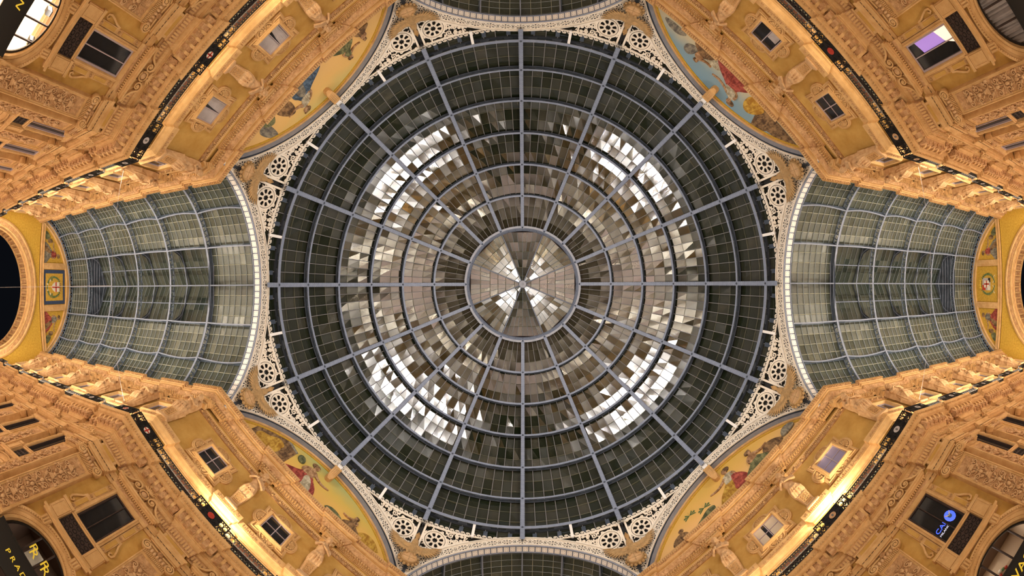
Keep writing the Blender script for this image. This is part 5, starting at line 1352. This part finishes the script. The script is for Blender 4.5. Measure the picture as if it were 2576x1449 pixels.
        sh.prism([(-.62, 24.9), (.62, 24.9), (.62, 23.65), (-.62, 23.65)], .05, .07, 'curtain'); sh.bx(0.1, .62, .07, .08, 24.4, 24.9, 'redm') ; sh.bx(-.62, -.2, .07, .08, 23.65, 24.0, 'dark'); sh.bx(.2, .62, .07, .08, 23.65, 24.1, 'whitem')
        sh.bx(-.36, .36, .08, .10, 23.85, 24.65, 'whitem'); sh.bx(-.07, .07, .1, .115, 23.85, 24.65, 'redm'); sh.bx(-.36, .36, .1, .115, 24.18, 24.32, 'redm')
        sh.bx(-.35, .35, .05, .07, 25.02, 25.14, 'brownm')
        for i in range(5): sh.prism([(-.36+.16*i, 25.12), (-.24+.16*i, 25.12), (-.32+.17*i, 25.42)], .05, .07, 'gold')
        for s_ in (-1, 1): sh.ribbon(P3([(s_*.1, 23.3), (s_*.4, 23.05), (s_*.7, 23.2), (s_*.9, 22.95)], .05), .06, .02, 'whitem')
    tree('coat_of_arms', [('panel', p.mesh('panel')), ('wreath', wr.mesh('wreath')), ('shield', sh.mesh('shield'))], (loc[0], 0, 0), r,
         label='mosaic coat of arms, white shield with red cross on gold in a navy border' if sx < 0 else 'mosaic coat of arms, quartered shield with crown and green wreath on gold', cat='coat of arms')
    for s_ in (-1, 1):
        f = MB(); f.prism([(s_*u, z) for u, z in ((2.5, 22.45), (6.2, 22.45), (5.2, 23.6), (4.0, 24.75), (2.5, 25.65))], 0, .03, 'gmos')
        dk = ('redm', 'greym') if (sx > 0) == (s_ > 0) else ('greym', 'redm'); figs = []
        for i, (kd, key, pts) in enumerate(P(s_*3.5, 22.45, .92, -s_*.12, dk[0], dk[1], s_, drape='brownm')+[('s', 'greenm', [(s_*5.9, 22.45), (s_*4.9, 22.45), (s_*4.8, 23.1), (s_*5.2, 23.3)]), ('s', 'brownm', [(s_*5.0, 22.9), (s_*4.5, 22.9), (s_*4.5, 23.7), (s_*4.9, 23.6)])]):
            k = MB(); yk = .035+.005*i
            if kd == 'e': u_, z_, rx, rz_, _ = pts; poly = [(u_+rx*cos(t), z_+rz_*sin(t)) for t in [2*pi*j/16 for j in range(16)]]
            else: poly = smooth_poly(pts)
            k.prism(poly, .03, yk, DR[key]); figs.append(('mosaic_shape', k.mesh('mosaic shape')))
        tree('mosaic_panel', [('gold_ground', f.mesh('ground'), figs)], loc, r, label=f'gold mosaic panel with a draped seated shape, {"lower" if (s_*(-sx) > 0) == False else "upper"} side of the {side} end wall', cat='mosaic', group='mosaic panels beside the coats of arms')
endwall(1); endwall(-1)
# pale building across the street beyond the left entrance
b = MB(); b.bx(-66, -58, -14, -4.2, -H, 17.5, 'curtain'); b.bx(-66.2, -57.8, -14, -4.0, 17.5, 18.2, 'stone')
ob('street_building', b.mesh('building'), loc=(0, 0, 0), label='pale grey building across the dark street beyond the left entrance arch', cat='building')

# ------------------------------------------------------------------ cables
for sx in (-1, 1):
    c = MB(); c.tube([(sx*20.9, -6.1+12.2*i/12, 15.0-.25*(1-((i-6)/6)**2)) for i in range(13)], .009, 'curtain', 4)
    ob('cable', c.mesh('cable'), loc=(0, 0, 0), label=f'thin pale cable slung across the {"right" if sx > 0 else "left"} arm', cat='cable')
c = MB(); c.tube([(-47.8, 0, 13.9), (-30, 0, 13.4), (-21., 0, 14.8)], .009, 'curtain', 4); ob('cable', c.mesh('cable'), loc=(0, 0, 0), label='thin wire running down the middle of the left arm', cat='cable')

# ------------------------------------------------------------------ lights
WARM = (1., .80, .53); WARM2 = (1., .84, .62); NEUT = (1., .90, .80)
def area(name, loc, direction, sx, sy, e, col, spread=180):
    l = bpy.data.lights.new(name, 'AREA'); l.shape = 'RECTANGLE'; l.size = sx; l.size_y = sy; l.energy = e; l.color = col; l.spread = R_(spread)
    o = bpy.data.objects.new(name, l); COL.objects.link(o); o.location = (loc[0], loc[1], loc[2]+H)
    o.rotation_euler = Vector(direction).to_track_quat('-Z', 'Y').to_euler(); return o
def area_al(name, kt, q, v, z, dv, dz, L, w, e, col, spread=180):
    """rectangular light lying along a wall; dv towards the room, dz up"""
    k, t = kt
    (x, y), r = diag(q, t, v) if k == 'd' else arm(q, t, v)
    l = bpy.data.lights.new(name, 'AREA'); l.shape = 'RECTANGLE'; l.size = L; l.size_y = w; l.energy = e; l.color = col; l.spread = R_(spread)
    o = bpy.data.objects.new(name, l); COL.objects.link(o)
    ydir = Vector((cos(r+pi/2), sin(r+pi/2), 0)); d = (ydir*dv+Vector((0, 0, dz))).normalized(); X = Vector((cos(r), sin(r), 0)); Z = -d; Y = Z.cross(X)
    m = Matrix((X, Y, Z)).transposed().to_4x4(); m.translation = (x, y, z+H); o.matrix_world = m; return o
LV = {(-1, -1): .85, (1, -1): .62, (-1, 1): 1.15, (1, 1): 1.15}
for q in QUADS:
    area_al('balcony_uplight', ('d', 0), q, 1.02, 13.75, -.45, 1, 14, .25, 290*LV[q], WARM)
    area_al('arm_uplight', ('a', 33.), q, 1.02, 13.75, -.42, 1, 27, .25, 1050*(1.15 if q[1] > 0 else .9), (1., .88, .68))
    area_al('arm_cross_fill', ('a', 33.), q, 1.0, 14.35, 1, .55, 27, .2, 1300, (1., .90, .72))  # unseen fill added to brighten the attic across the arm
    # unseen lamps added behind the cornice lip for ironwork, opposite attic and dome reflections
    for s_ in (2.52, -2.52): area_al('cross_fill', ('d', s_), q, .30, 22.15, 1, .25, 1.3, .5, 560*LV[(-q[0], -q[1])], (1., .94, .88), 115)
    # light of the shop fronts on the ground floor
    for s in (5.13, 0., -5.13): area_al('shop_light', ('d', s), q, .6, -.1, 1, .25, 1.0, .6, 350, WARM2)
    for x in (20.9, 25.4, 30.2, 35., 40., 44.8): area_al('shop_light', ('a', x), q, .5, -.1, 1, .25, .8, .5, 150, WARM2)
for sx in (-1, 1):
    for sy in (-1, 1): area('arm_floor_fill', (sx*33, sy*5.9, 12.2), (0, -sy*.45, -1), 26, .4, 2700, NEUT, 65)  # unseen fill, added so bright arm floors mirror in the dome panes
for sy in (-1, 1):
    for sx in (-1, 1): area('arm_floor_fill', (sx*5.9, sy*22.5, 12.2), (-sx*.15, 0, -1), .4, 8, 1600, NEUT, 75)  # same added floor fill, out of view in the end arms
def spot(loc, tgt, e, col, size=100, blend=.8, rad=.1):
    l = bpy.data.lights.new('spot', 'SPOT'); l.energy = e; l.color = col; l.spot_size = R_(size); l.spot_blend = blend; l.shadow_soft_size = rad
    o = bpy.data.objects.new('balcony_spot', l); COL.objects.link(o); o.location = (loc[0], loc[1], loc[2]+H)
    o.rotation_euler = (Vector(tgt)-Vector(loc)).to_track_quat('-Z', 'Y').to_euler()
for q, s, e in (((-1, 1), 2.52, 0), ((-1, 1), 2.2, 900), ((1, 1), 3.2, 1100), ((-1, -1), -2.4, 160)):
    if e:
        ss = s
        p, _ = diag(q, ss, .85); t, _ = diag(q, ss, .1); spot((p[0], p[1], 13.9), (t[0], t[1], 16.6), e, (1, .82, .55), 130)
for q, s in (((1, 1), 5.13), ((-1, -1), 5.13), ((-1, 1), 5.13), ((1, -1), 5.13)):
    (x, y), r = diag(q, s, -2.0); area('shop_ceiling_light', (x, y, 5.9 if q != (-1, -1) else 5.5), (0, 0, -1), 2.5, 1.5, {(-1, -1): 350, (1, 1): 60, (-1, 1): 25, (1, -1): 60}[q], NEUT)

# night outside
wd = bpy.data.worlds.new('night'); S.world = wd; wd.use_nodes = True
wd.node_tree.nodes['Background'].inputs[0].default_value = (.006, .007, .010, 1); wd.node_tree.nodes['Background'].inputs[1].default_value = .4

# ------------------------------------------------------------------ camera : fisheye on the floor looking straight up
F_PX, W_PX = 1120., 2576.
cam = bpy.data.cameras.new('camera'); co = bpy.data.objects.new('camera', cam); COL.objects.link(co)
cam.type = 'PANO'; cam.sensor_width = 36.; cam.sensor_height = 20.25; cam.sensor_fit = 'HORIZONTAL'
for holder in (cam, getattr(cam, 'cycles', None)):
    try:
        holder.panorama_type = 'FISHEYE_EQUISOLID'; holder.fisheye_lens = F_PX*36./W_PX; holder.fisheye_fov = R_(200)
    except Exception: pass
# the lens axis leans a little: zenith falls right of and above the middle of the frame
fw = Vector((-0.0232126, 0.0066959, 0.9997081)).normalized()
base = Matrix(((1, 0, 0), (0, -1, 0), (0, 0, -1)))
rot = Vector((0, 0, 1)).rotation_difference(fw).to_matrix()
co.matrix_world = Matrix.Translation((-.035, .085, H)) @ (rot @ base).to_4x4() @ Matrix.Rotation(-R_(.19), 4, 'Z')
S.camera = co
vs = S.view_settings; vs.view_transform = 'Standard'; vs.look = 'None'; vs.exposure = 0.35; vs.gamma = 1.; vs.use_curve_mapping = False
